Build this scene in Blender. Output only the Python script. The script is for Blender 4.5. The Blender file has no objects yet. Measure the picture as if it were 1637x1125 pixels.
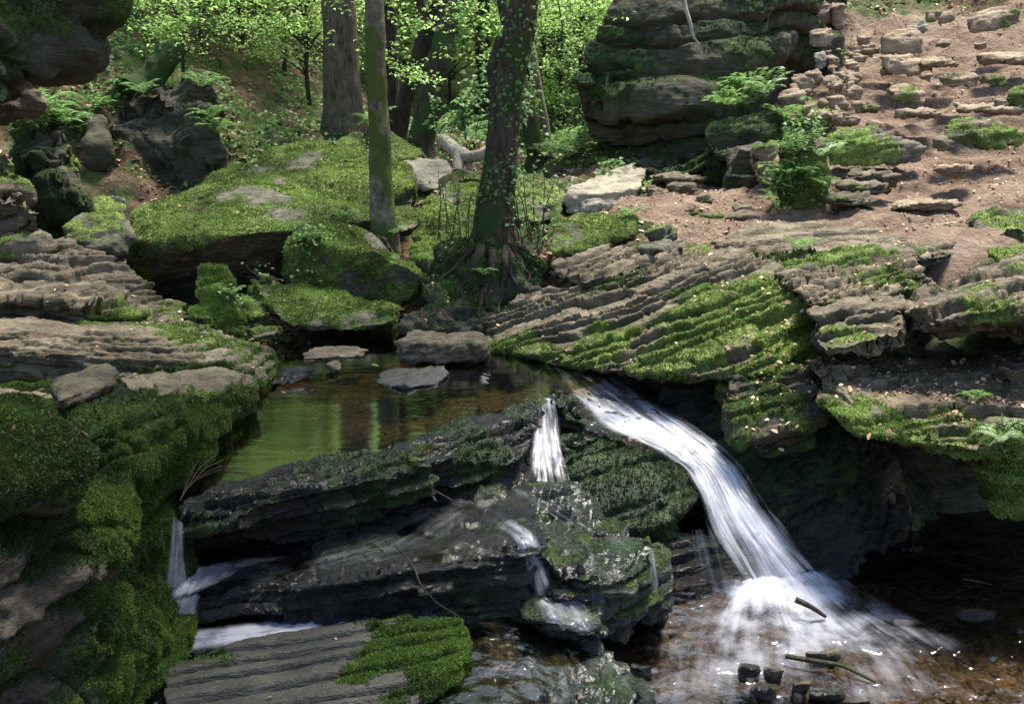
import bpy, bmesh, math, random
import numpy as np
from mathutils import Vector
random.seed(7); RNG = np.random.default_rng(11)
C = bpy.context.scene.collection
R = math.radians
F = 1455.0; PITCH = R(12.87); CAMZ = 2.1
CP, SP = math.cos(PITCH), math.sin(PITCH)
def ray(px, py):
    u = (px-818.5)/F; v = -(py-562.5)/F
    return (u, CP + v*SP, -SP + v*CP)
def P(px, py, Y):
    d = ray(px, py); k = Y/d[1]
    return (d[0]*k, Y, CAMZ + d[2]*k)
def G(px, py, z):
    d = ray(px, py); k = (z-CAMZ)/d[2]
    return (d[0]*k, d[1]*k, z)
def off(p, dx=0, dy=0, dz=0): return (p[0]+dx, p[1]+dy, p[2]+dz)
def nrm(v):
    v = np.array(v, float); return v/np.linalg.norm(v)
# ---------- numpy noise ----------
TN = 64
TAB = RNG.random((TN, TN, TN)).astype(np.float32)*2-1
def vnoise(p):
    i = np.floor(p); f = (p-i).astype(np.float32); i = i.astype(np.int64) % TN; j = (i+1) % TN
    f = f*f*f*(f*(f*6-15)+10)
    x0, y0, z0 = i[:,0], i[:,1], i[:,2]; x1, y1, z1 = j[:,0], j[:,1], j[:,2]
    fx, fy, fz = f[:,0], f[:,1], f[:,2]
    def L(a, b, t): return a+(b-a)*t
    a = L(L(TAB[x0,y0,z0], TAB[x1,y0,z0], fx), L(TAB[x0,y1,z0], TAB[x1,y1,z0], fx), fy)
    b = L(L(TAB[x0,y0,z1], TAB[x1,y0,z1], fx), L(TAB[x0,y1,z1], TAB[x1,y1,z1], fx), fy)
    return L(a, b, fz)
ROT = np.array([[0.36,0.48,-0.8],[-0.8,0.6,0.0],[0.48,0.64,0.6]])
def fbm(p, oct=4, lac=2.03, gain=.5, seed=0):
    q = p @ ROT.T + seed*7.31; a = 1.0; s = 0; n = 0
    for k in range(oct):
        s = s + a*vnoise(q); n += a; a *= gain; q = (q*lac) @ ROT.T + 3.7
    return s/n*1.6
def sst(x, a, b):
    t = np.clip((x-a)/(b-a), 0, 1); return t*t*(3-2*t)
# ---------- mesh / object helpers ----------
def np_mesh(name, V, Fc, attrs=None, smooth=True):
    V = np.asarray(V, np.float32); Fc = np.asarray(Fc, np.int32); n, k = Fc.shape
    me = bpy.data.meshes.new(name)
    me.vertices.add(len(V)); me.vertices.foreach_set('co', V.ravel())
    me.loops.add(n*k); me.loops.foreach_set('vertex_index', Fc.ravel())
    me.polygons.add(n); me.polygons.foreach_set('loop_start', np.arange(0, n*k, k, dtype=np.int32))
    me.polygons.foreach_set('use_smooth', np.full(n, smooth))
    me.update(calc_edges=True)
    for a, v in (attrs or {}).items():
        t = me.attributes.new(a, 'FLOAT', 'POINT'); t.data.foreach_set('value', np.asarray(v, np.float32))
    return me
def tag(o, label=None, cat=None, group=None, kind=None):
    if label: o['label'] = label
    if cat: o['category'] = cat
    if group: o['group'] = group
    if kind: o['kind'] = kind
    return o
def put(name, me, mat=None, parent=None, origin=None):
    """link a mesh (world coordinates) as an object whose origin is its base; a child keeps its parent's frame"""
    o = bpy.data.objects.new(name, me); C.objects.link(o)
    if mat and not me.materials: me.materials.append(mat)
    if parent is not None:
        o.parent = parent
        org = np.array(parent['_o'])
    else:
        n = len(me.vertices); co = np.empty(n*3, np.float32); me.vertices.foreach_get('co', co); co = co.reshape(-1, 3)
        org = np.array(origin) if origin is not None else np.array([(co[:,0].min()+co[:,0].max())/2, (co[:,1].min()+co[:,1].max())/2, co[:,2].min()])
        o.location = org; o['_o'] = [float(x) for x in org]
    n = len(me.vertices); co = np.empty(n*3, np.float32); me.vertices.foreach_get('co', co); co = co.reshape(-1, 3)
    me.vertices.foreach_set('co', (co-org).astype(np.float32).ravel()); me.update()
    return o
def empty(name, loc):
    o = bpy.data.objects.new(name, None); C.objects.link(o); o.location = loc; o['_o'] = [float(x) for x in loc]
    o.empty_display_size = .2
    return o
def get_co(me):
    n = len(me.vertices); co = np.empty(n*3, np.float32); me.vertices.foreach_get('co', co)
    return co.reshape(-1, 3).astype(np.float64)
def get_no(me):
    n = len(me.vertices); co = np.empty(n*3, np.float32); me.vertex_normals.foreach_get('vector', co)
    return co.reshape(-1, 3).astype(np.float64)
def leafcloud(pos, nor, size, aspect=.6, rnd=.5, up=None, shape='diamond', bend=.15):
    """one bent leaf (two quads) per position, lying roughly across nor"""
    n = len(pos); pos = np.asarray(pos, float); nor = np.asarray(nor, float)
    nn = nor + RNG.normal(0, rnd, (n, 3)); nn /= np.linalg.norm(nn, axis=1)[:,None]+1e-9
    t = RNG.normal(0, 1, (n, 3)) if up is None else np.asarray(up)+RNG.normal(0, .25, (n, 3))
    t -= nn*(t*nn).sum(1)[:,None]; t /= np.linalg.norm(t, axis=1)[:,None]+1e-9
    b = np.cross(nn, t)
    s = (np.asarray(size)*(0.65+.7*RNG.random(n)))[:,None]; w = s*aspect*.5
    a0 = pos-t*s*.5; a1 = pos+t*s*.5-nn*s*bend
    if shape == 'oval':
        w2 = w*.92; c1 = pos-t*s*.2; c2 = pos+t*s*.22-nn*s*bend*.4
        V = np.stack([a0, c1-b*w2+nn*s*bend*.5, c2-b*w2*.85+nn*s*bend*.2, a1, c2+b*w2*.85+nn*s*bend*.35, c1+b*w2+nn*s*bend*.3, pos], 1).reshape(-1, 3)
        base = np.arange(n)[:,None]*7
        Fc = np.concatenate([base+np.array([[i, (i+1) % 6, 6]]) for i in range(6)], 0)
        return V, Fc, np.repeat(RNG.random(n), 7)
    m = pos+nn*s*bend*.6; l = m-b*w+nn*s*bend*.5+t*s*.03; r = m+b*w+nn*s*bend*.5-t*s*.03
    V = np.stack([a0, l, a1, r], 1).reshape(-1, 3)
    base = np.arange(n)[:,None]*4
    Fc = np.concatenate([base+np.array([[0,3,1]]), base+np.array([[1,3,2]])], 0)
    rv = np.repeat(RNG.random(n), 4)
    return V, Fc, rv
def tufts(pos, nor, h, w, k=3, droop=0.0):
    """moss / grass blades: k thin triangles per position"""
    n = len(pos)*k; pos = np.repeat(pos, k, 0)+RNG.normal(0, 1, (n, 3))*np.repeat(np.broadcast_to(w, (len(pos),)), k)[:,None]*.8
    nor = np.repeat(nor, k, 0); hh = np.repeat(np.broadcast_to(h, (len(pos)//k,)), k)
    ww = np.repeat(np.broadcast_to(w, (len(pos)//k,)), k)
    d = nor + RNG.normal(0, .6, (n, 3)); d[:,2] += .15-droop; d /= np.linalg.norm(d, axis=1)[:,None]
    s = np.cross(d, RNG.normal(0, 1, (n, 3))); s /= np.linalg.norm(s, axis=1)[:,None]+1e-9
    hh = (hh*(.5+RNG.random(n)))[:,None]; ww = (ww*(.6+.8*RNG.random(n)))[:,None]
    V = np.stack([pos-s*ww-d*.2*hh, pos+s*ww-d*.2*hh, pos+d*hh], 1).reshape(-1, 3)
    Fc = np.arange(n*3).reshape(-1, 3)
    return V, Fc, np.repeat(RNG.random(n), 3)
def sample_faces(co, tri, dens, wt=None):
    """random surface points: dens per m2, weighted per vertex by wt. returns pos, normal, index"""
    a, b, c = co[tri[:,0]], co[tri[:,1]], co[tri[:,2]]
    cr = np.cross(b-a, c-a); ar = np.linalg.norm(cr, axis=1)/2; w = ar*dens
    if wt is not None: w = w*wt[tri].mean(1)
    n = RNG.poisson(w); idx = np.repeat(np.arange(len(tri)), n)
    r1 = np.sqrt(RNG.random(len(idx))); r2 = RNG.random(len(idx))
    p = a[idx]*(1-r1)[:,None]+b[idx]*(r1*(1-r2))[:,None]+c[idx]*(r1*r2)[:,None]
    nn = cr[idx]/(np.linalg.norm(cr[idx], axis=1)[:,None]+1e-12)
    return p, nn, idx
# ---------- materials ----------
def newmat(name):
    m = bpy.data.materials.new(name); m.use_nodes = True
    nt = m.node_tree; nt.nodes.clear()
    return m, nt, nt.nodes, nt.links
def N(ns, t, **k):
    n = ns.new(t)
    for a, v in k.items(): setattr(n, a, v)
    return n
def ramp(ns, stops):
    r = ns.new('ShaderNodeValToRGB'); e = r.color_ramp.elements
    while len(e) < len(stops): e.new(.5)
    for i, (p, c) in enumerate(stops):
        e[i].position = p; e[i].color = (*c, 1) if len(c) == 3 else c
    return r
def noise(ns, ls, vec, scale, detail=6, rough=.6):
    n = ns.new('ShaderNodeTexNoise'); n.inputs['Scale'].default_value = scale
    n.inputs['Detail'].default_value = detail; n.inputs['Roughness'].default_value = rough
    ls.new(vec, n.inputs['Vector']); return n.outputs['Fac']
def mathn(ns, ls, op, a, b=None, c=None, clamp=False):
    n = ns.new('ShaderNodeMath'); n.operation = op; n.use_clamp = clamp
    for i, x in enumerate((a, b, c)):
        if x is None: continue
        if isinstance(x, (int, float)): n.inputs[i].default_value = x
        else: ls.new(x, n.inputs[i])
    return n.outputs[0]
def mixc(ns, ls, f, a, b):
    n = ns.new('ShaderNodeMix'); n.data_type = 'RGBA'
    for s, x in ((n.inputs[0], f), (n.inputs[6], a), (n.inputs[7], b)):
        if isinstance(x, tuple): s.default_value = (*x, 1)
        elif isinstance(x, (int, float)): s.default_value = x
        else: ls.new(x, s)
    return n.outputs[2]
def stretch(ns, ls, vec, s, rot=(0,0,0)):
    m = ns.new('ShaderNodeMapping'); m.inputs['Scale'].default_value = s; m.inputs['Rotation'].default_value = rot
    ls.new(vec, m.inputs['Vector']); return m.outputs[0]
def bump(ns, ls, h, dist, st=1.0, prev=None):
    b = ns.new('ShaderNodeBump'); b.inputs['Distance'].default_value = dist; b.inputs['Strength'].default_value = st
    ls.new(h, b.inputs['Height'])
    if prev is not None: ls.new(prev, b.inputs['Normal'])
    return b.outputs[0]
def rock_mat(name, cols, rough, mossc, rough2=.95, glit=.18, beddir=(0,.2,0), spec=.35, bscale=1.0, algae=None):
    m, nt, ns, ls = newmat(name)
    geo = N(ns, 'ShaderNodeNewGeometry').outputs['Position']
    bed = stretch(ns, ls, geo, (1.2, 1.2, 9), beddir)
    n1 = noise(ns, ls, geo, 3.2, 8, .62); n2 = noise(ns, ls, bed, 4, 8, .65); n3 = noise(ns, ls, geo, 38, 6, .7)
    f = mathn(ns, ls, 'ADD', mathn(ns, ls, 'MULTIPLY', n1, .45), mathn(ns, ls, 'MULTIPLY', n2, .35))
    f = mathn(ns, ls, 'ADD', f, mathn(ns, ls, 'MULTIPLY', n3, .25))
    cr = ramp(ns, [(.38, cols[0]), (.47, cols[1]), (.56, cols[2]), (.68, cols[3])]); ls.new(f, cr.inputs[0])
    base = cr.outputs[0]
    if algae:
        an = noise(ns, ls, geo, 2.3, 5, .6); ar = ramp(ns, [(.5, (0,0,0)), (.62, (1,1,1))]); ls.new(an, ar.inputs[0])
        base = mixc(ns, ls, mathn(ns, ls, 'MULTIPLY', ar.outputs[0], .75), base, algae)
    at = N(ns, 'ShaderNodeAttribute', attribute_name='moss').outputs['Fac']
    n4 = noise(ns, ls, geo, 60, 5, .75); n5 = noise(ns, ls, geo, 9, 6, .7); n6 = noise(ns, ls, geo, 1.6, 4, .6)
    mm = mathn(ns, ls, 'ADD', at, mathn(ns, ls, 'MULTIPLY', mathn(ns, ls, 'SUBTRACT', n4, .5), .9))
    mm = mathn(ns, ls, 'ADD', mm, mathn(ns, ls, 'MULTIPLY', mathn(ns, ls, 'SUBTRACT', n5, .5), .8))
    mr = ramp(ns, [(.42, (0,0,0)), (.58, (1,1,1))]); ls.new(mm, mr.inputs[0])
    mc = mathn(ns, ls, 'ADD', mathn(ns, ls, 'MULTIPLY', n5, .5), mathn(ns, ls, 'MULTIPLY', n6, .5))
    mcr = ramp(ns, [(.40, mossc[0]), (.5, mossc[1]), (.60, mossc[2])]); ls.new(mc, mcr.inputs[0])
    col = mixc(ns, ls, mr.outputs[0], base, mcr.outputs[0])
    b = N(ns, 'ShaderNodeBsdfPrincipled'); ls.new(col, b.inputs['Base Color'])
    rn = mathn(ns, ls, 'ADD', rough, mathn(ns, ls, 'MULTIPLY', n3, .2))
    rr = ns.new('ShaderNodeMix'); ls.new(mr.outputs[0], rr.inputs[0]); ls.new(rn, rr.inputs[2]); rr.inputs[3].default_value = rough2
    ls.new(rr.outputs[0], b.inputs['Roughness']); b.inputs['Specular IOR Level'].default_value = spec
    rk = noise(ns, ls, geo, 120, 4, .7)
    h = mathn(ns, ls, 'ADD', mathn(ns, ls, 'MULTIPLY', n2, 1.0), mathn(ns, ls, 'MULTIPLY', n3, .5))
    h = mathn(ns, ls, 'ADD', h, mathn(ns, ls, 'MULTIPLY', rk, glit))
    h = mathn(ns, ls, 'ADD', h, mathn(ns, ls, 'MULTIPLY', mathn(ns, ls, 'MULTIPLY', n4, mr.outputs[0]), .8))
    ls.new(bump(ns, ls, h, .028*bscale, .9), b.inputs['Normal'])
    o = N(ns, 'ShaderNodeOutputMaterial'); ls.new(b.outputs[0], o.inputs[0])
    return m
def leaf_mat(name, stops, trans=.45, rough=.5, attr='rv', spec=.3):
    m, nt, ns, ls = newmat(name)
    at = N(ns, 'ShaderNodeAttribute', attribute_name=attr).outputs['Fac']
    cr = ramp(ns, stops); ls.new(at, cr.inputs[0])
    b = N(ns, 'ShaderNodeBsdfPrincipled'); ls.new(cr.outputs[0], b.inputs['Base Color']); b.inputs['Roughness'].default_value = rough
    b.inputs['Specular IOR Level'].default_value = spec
    o = N(ns, 'ShaderNodeOutputMaterial')
    if trans > 0:
        t = N(ns, 'ShaderNodeBsdfTranslucent'); g = ns.new('ShaderNodeGamma'); ls.new(cr.outputs[0], g.inputs[0]); g.inputs[1].default_value = .85
        ls.new(g.outputs[0], t.inputs['Color']); g.inputs[1].default_value = .72 if trans > .5 else .85
        mx = N(ns, 'ShaderNodeMixShader'); mx.inputs[0].default_value = trans
        ls.new(b.outputs[0], mx.inputs[1]); ls.new(t.outputs[0], mx.inputs[2]); ls.new(mx.outputs[0], o.inputs[0])
    else: ls.new(b.outputs[0], o.inputs[0])
    return m
def bark_mat(name, c1, c2, mossc=(.04,.075,.015), vs=(14,14,2.2)):
    m, nt, ns, ls = newmat(name)
    geo = N(ns, 'ShaderNodeNewGeometry').outputs['Position']
    st = stretch(ns, ls, geo, vs)
    n1 = noise(ns, ls, st, 2.2, 8, .75); n2 = noise(ns, ls, geo, 5, 5, .6); n3 = noise(ns, ls, geo, 45, 5, .7)
    cr = ramp(ns, [(.40, c1), (.60, c2)]); ls.new(mathn(ns, ls, 'ADD', mathn(ns, ls, 'MULTIPLY', n1, .7), mathn(ns, ls, 'MULTIPLY', n2, .3)), cr.inputs[0])
    at = N(ns, 'ShaderNodeAttribute', attribute_name='moss').outputs['Fac']
    mm = mathn(ns, ls, 'ADD', at, mathn(ns, ls, 'MULTIPLY', mathn(ns, ls, 'SUBTRACT', n2, .5), 1.2))
    mm = mathn(ns, ls, 'ADD', mm, mathn(ns, ls, 'MULTIPLY', mathn(ns, ls, 'SUBTRACT', n3, .5), .8))
    mr = ramp(ns, [(.42, (0,0,0)), (.6, (1,1,1))]); ls.new(mm, mr.inputs[0])
    mc = mixc(ns, ls, n3, tuple(x*.4 for x in mossc), tuple(x*1.6 for x in mossc))
    b = N(ns, 'ShaderNodeBsdfPrincipled'); ls.new(mixc(ns, ls, mr.outputs[0], cr.outputs[0], mc), b.inputs['Base Color']); b.inputs['Roughness'].default_value = .88
    b.inputs['Specular IOR Level'].default_value = .25
    h = mathn(ns, ls, 'ADD', n1, mathn(ns, ls, 'MULTIPLY', n3, .35)); ls.new(bump(ns, ls, h, .06, 1), b.inputs['Normal'])
    o = N(ns, 'ShaderNodeOutputMaterial'); ls.new(b.outputs[0], o.inputs[0])
    return m
M = {}
MOSS_B = [(.045,.055,.012), (.10,.15,.027), (.20,.26,.06)]
MOSS_D = [(.008,.018,.004), (.022,.045,.008), (.055,.095,.016)]
MOSS_G = [(.012,.026,.004), (.038,.07,.009), (.085,.13,.02)]
M['boulder'] = rock_mat('mossy_sandstone', [(.025,.022,.014), (.06,.053,.034), (.11,.10,.068), (.2,.18,.13)], .72, MOSS_B)
M['pale'] = rock_mat('pale_sandstone', [(.08,.066,.045), (.17,.145,.105), (.27,.235,.175), (.38,.34,.26)], .75, MOSS_B)
M['slab'] = rock_mat('slab_sandstone', [(.022,.017,.009), (.062,.048,.027), (.128,.102,.062), (.25,.205,.135)], .7, MOSS_B)
M['slope'] = rock_mat('slope_sandstone', [(.08,.05,.03), (.16,.108,.066), (.25,.185,.12), (.35,.28,.19)], .75, MOSS_B)
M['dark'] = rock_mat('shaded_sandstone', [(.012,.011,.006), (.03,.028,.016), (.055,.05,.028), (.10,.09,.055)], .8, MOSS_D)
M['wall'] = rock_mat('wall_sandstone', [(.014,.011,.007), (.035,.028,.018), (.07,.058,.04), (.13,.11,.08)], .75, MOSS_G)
M['wet'] = rock_mat('wet_slate', [(.006,.006,.005), (.013,.012,.010), (.025,.024,.019), (.05,.047,.038)], .06, MOSS_D, rough2=.6, spec=.55, algae=(.016,.022,.009), bscale=2.0, glit=.4)
M['slate'] = rock_mat('damp_slate', [(.010,.010,.008), (.021,.021,.016), (.036,.035,.027), (.065,.062,.05)], .42, MOSS_G, spec=.4, bscale=.7)
M['algae'] = rock_mat('algae_slate', [(.008,.009,.007), (.018,.021,.015), (.035,.04,.028), (.07,.075,.055)], .0, MOSS_G, rough2=.35, spec=.6, algae=(.022,.045,.012), bscale=1.8, glit=.4)
M['moss'] = leaf_mat('moss_tufts', [(0, (.055,.06,.012)), (.3, (.075,.12,.02)), (.6, (.125,.195,.032)), (1, (.25,.35,.07))], .25, .7)
M['mossdark'] = leaf_mat('dark_moss_tufts', [(0, (.006,.016,.003)), (.5, (.02,.045,.007)), (1, (.05,.09,.014))], .2, .7)
M['mossgreen'] = leaf_mat('green_moss_tufts', [(0, (.025,.028,.006)), (.35, (.025,.05,.006)), (.6, (.042,.088,.008)), (1, (.10,.165,.022))], .25, .7)
M['leaf'] = leaf_mat('beech_leaf', [(0, (.12,.25,.035)), (.5, (.22,.40,.07)), (1, (.36,.58,.14))], .62, .45)
M['leafback'] = leaf_mat('hazed_far_leaf', [(0, (.20,.36,.12)), (.5, (.34,.56,.22)), (1, (.52,.74,.38))], .66, .5)  # paler than the near leaves: bright haze put into the leaf colour
M['herb'] = leaf_mat('herb_leaf', [(0, (.05,.11,.022)), (.5, (.10,.20,.045)), (1, (.20,.34,.10))], .45, .5)
M['litter'] = leaf_mat('dead_leaf', [(0, (.10,.05,.025)), (.4, (.26,.15,.08)), (.75, (.42,.28,.17)), (1, (.62,.48,.34))], .15, .6)
M['beech'] = bark_mat('beech_bark', (.05,.037,.022), (.22,.165,.105))
M['birch'] = bark_mat('mossy_bark', (.07,.055,.035), (.30,.245,.165), (.085,.115,.02), (6,6,4))
M['darkbark'] = bark_mat('dark_bark', (.02,.015,.009), (.085,.064,.04))
M['ivybark'] = bark_mat('ridged_bark', (.028,.021,.013), (.12,.092,.062), vs=(16,16,3))
M['palewood'] = bark_mat('bleached_wood', (.25,.21,.15), (.60,.53,.42), vs=(12,12,12))
M['twig'] = bark_mat('twig_bark', (.04,.028,.02), (.14,.10,.07))
TUFT = {'boulder':'moss','pale':'moss','slab':'moss','slope':'moss','dark':'mossdark','wall':'mossgreen','wet':'mossdark','slate':'mossgreen','algae':'mossdark'}
def down(pts, z): return list(pts)+[(p[0], p[1], z) for p in pts]
def ext(pts, dx=0, dy=0, dz=0): return list(pts)+[off(p, dx, dy, dz) for p in pts]
BED = nrm((-.22, .08, 1))
SURF = []     # (co, tri, moss, no) of rocks, kept for litter and plants
def hull_mesh(hulls, vox, smooth):
    bm = bmesh.new()
    for h in hulls:
        vs = [bm.verts.new(p) for p in h]
        r = bmesh.ops.convex_hull(bm, input=vs)
        junk = [g for g in r['geom_interior'] if isinstance(g, bmesh.types.BMVert) and g.is_valid]
        junk = list(set(junk + [v for v in r['geom_unused'] if isinstance(v, bmesh.types.BMVert) and v.is_valid]))
        if junk: bmesh.ops.delete(bm, geom=junk, context='VERTS')
    me = bpy.data.meshes.new('h'); bm.to_mesh(me); bm.free()
    o = bpy.data.objects.new('h', me); C.objects.link(o)
    m = o.modifiers.new('r', 'REMESH'); m.mode = 'VOXEL'; m.voxel_size = vox
    if smooth:
        s = o.modifiers.new('s', 'SMOOTH'); s.factor = .5; s.iterations = smooth
    dg = bpy.context.evaluated_depsgraph_get()
    out = bpy.data.meshes.new_from_object(o.evaluated_get(dg))
    bpy.data.objects.remove(o); bpy.data.meshes.remove(me)
    return out
def cells2(a, b, k, seed=0):
    """broken flagstones: per bed k a jittered cell pattern; returns a value per cell and the distance to its edge"""
    ia = np.floor(a).astype(np.int64); ib = np.floor(b).astype(np.int64); kk = k.astype(np.int64)
    d1 = np.full(len(a), 9.0); d2 = d1.copy(); v = np.zeros(len(a))
    for da in (-1, 0, 1):
        for db in (-1, 0, 1):
            x, y = ia+da, ib+db; x_, y_, z_ = (x*3+seed) % TN, (y*5+kk*7) % TN, (kk*11+x*2+y) % TN
            jx = TAB[x_, y_, z_]*.5+.5; jy = TAB[y_, z_, x_]*.5+.5; h = TAB[z_, x_, y_]
            d = np.hypot(x+jx-a, y+jy-b); nw = d < d1
            d2 = np.where(nw, d1, np.minimum(d2, d)); d1 = np.where(nw, d, d1); v = np.where(nw, h, v)
    return v, d2-d1
def rock(name, label, hulls, mat='boulder', cat='boulder', group=None, vox=None, smooth=4, rough=.035, rs=1.6,
         bed=None, t=.09, A=.03, terr=.8, moss=.1, upm=.5, fine=.012, tuft=1.0, th=.0065, seed=None, warp=.25, facet=0.0,
         fs=3.0, parent=None, keep=True, mfn=None, blk=0.0, dens=None, brk=.6, cs=4.5, groove=.35):
    if not isinstance(hulls[0], list): hulls = [hulls]
    allp = np.array([p for h in hulls for p in h])
    dmin = max(1.9, np.median(allp[:,1])-.35*(allp[:,1].max()-allp[:,1].min()))
    if vox is None: vox = max(.0085, dmin*2.1/910)
    sz = (allp.max(0)-allp.min(0)); vox = max(vox, sz.max()/430)
    me = hull_mesh(hulls, vox, int(smooth))
    co = get_co(me); no = get_no(me)
    sd = seed if seed is not None else (hash_name(label or name) % 97)
    # broad shape
    d = rough*fbm(co*rs, 4, seed=sd)*2
    if facet:   # angular chipped look
        q = co*fs+sd; c = vnoise(q)*3; d += facet*(c-np.round(c))
    co = co+no*d[:,None]
    if blk:
        q = fbm(co*.9, 3, seed=sd+30)
        g = np.abs(((co @ nrm((.8, .5, .1)))*1.3+q*1.2) % 1-.5)
        g2 = np.abs(((co @ nrm((-.4, .8, .5)))*1.1+q*1.0) % 1-.5)
        co = co-no*(blk*(1-sst(np.minimum(g, g2), 0, .035)))[:,None]
    B = bed if bed is not None else BED
    B = nrm(B)
    if A or terr:
        s = (co @ B)/t + warp*fbm(co*np.array([.9,.9,.5]), 3, seed=sd+3)*3
        s = s + .35*np.sin(s*1.7)+.3*vnoise(np.stack([s*.7, s*0, s*0+sd], 1))
        e1 = nrm(np.cross(B, (.2, 1, .1))); e2 = np.cross(B, e1); cw = t*cs
        ca, cb = (co @ e1)/cw+.25*vnoise(co*6), (co @ e2)/cw*.7+.25*vnoise(co*6+9)
        if brk:
            cv0, ce0 = cells2(ca*.55, cb*.55, np.zeros(len(s)), sd)
            s = s+brk*.8*cv0
        k = np.floor(s); fr = s-k
        cv, ce = cells2(ca, cb, k, sd) if brk else (np.zeros(len(s)), np.ones(len(s)))
        nb = (no @ B); nb2 = np.abs(nb)
        hk = vnoise(np.stack([k*3.17+.3, k*0+sd*.7, co[:,0]*.0], 1)+np.stack([co[:,0]*1.1, co[:,1]*1.1, k*1.7], 1))
        hk2 = vnoise(np.stack([co[:,0]*5, co[:,1]*5, k*5.3], 1))
        side = np.sqrt(np.clip(1-nb2**2, 0, 1))
        lay = A*(hk*1.4+.45*hk2) - A*1.1*np.exp(-(np.minimum(fr, 1-fr)/.11)**2)
        lay = lay+A*brk*1.0*cv-A*.6*brk*np.exp(-(ce/.07)**2)
        rise = sst(fr, .84, 1.0)
        ter = (rise-fr+.5)*t*terr*np.sign(nb) - t*terr*groove*np.exp(-((fr-.80)/.07)**2) - t*terr*groove*.5*brk*np.exp(-(ce/.06)**2) + t*.16*terr*brk*cv
        # terraces only where the surface cuts the beds
        cut = sst(side, .04, .25)
        co = co+no*(side*lay + ter*nb2*cut)[:,None]
    if fine:
        f = fbm(co*9, 4, seed=sd+9)
        co = co+no*(fine*f+fine*.5*fbm(co*30, 2, seed=sd+5))[:,None]
    me.vertices.foreach_set('co', co.astype(np.float32).ravel()); me.update()
    no = get_no(me)
    mo = moss + (.30 if moss > .04 else .06 if moss > -.1 else 0) + upm*(no[:,2]-.25) + .75*fbm(co*1.3, 4, seed=sd+21) + .35*fbm(co*6, 3, seed=sd+23)
    if mfn is not None: mo = mo+mfn(co, no)
    mo = np.clip(mo, 0, 1)
    lump = sst(mo, .4, .75); lf = min(26, 80/dmin)
    co = co+no*(lump*(.006+.0025*dmin/3)*(.35+fbm(co*lf, 3, seed=5)))[:,None]
    me.vertices.foreach_set('co', co.astype(np.float32).ravel()); me.update(); no = get_no(me)
    at = me.attributes.new('moss', 'FLOAT', 'POINT'); at.data.foreach_set('value', mo.astype(np.float32))
    me.polygons.foreach_set('use_smooth', np.full(len(me.polygons), True))
    nf = len(me.polygons); me.calc_loop_triangles()
    tri = np.empty(len(me.loop_triangles)*3, np.int32); me.loop_triangles.foreach_get('vertices', tri); tri = tri.reshape(-1, 3)
    o = put(name, me, M[mat], parent)
    if parent is None: tag(o, label, cat, group)
    # visible triangles only (facing the camera side, a step aside allowed)
    cen = co[tri].mean(1); fn = no[tri[:,0]]
    cam = np.array([0, 0, CAMZ]); v = cam-cen; v /= np.linalg.norm(v, axis=1)[:,None]
    vis = ((fn*v).sum(1) > -.25)
    if keep: SURF.append((name, co, tri[vis], mo, no, dmin))
    if tuft > 0:
        w = sst(mo, .45, .7)
        dn = 1.25*(dens if dens else 9000*min(1, (3.3/dmin)**1.6))
        p, nn, _ = sample_faces(co, tri[vis], dn*tuft, w)
        if len(p) > 12:
            sc = max(1.0, (dmin/3.3)**.8); sh = max(1.0, (dmin/3.3)**.35)
            V, Fc, rv = tufts(p, nn, th*sh, .0022*sc, 3)
            rv = np.clip(rv*.4+.6*np.repeat(np.clip(.5+1.1*fbm(p*3.2, 4, seed=4), 0, 1), 9), 0, 1)
            put('moss', np_mesh('moss', V, Fc, {'rv': rv}), M[TUFT[mat]], parent or o)
    return o
def hash_name(s):
    h = 7
    for ch in s: h = (h*31+ord(ch)) % 1000003
    return h
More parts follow.
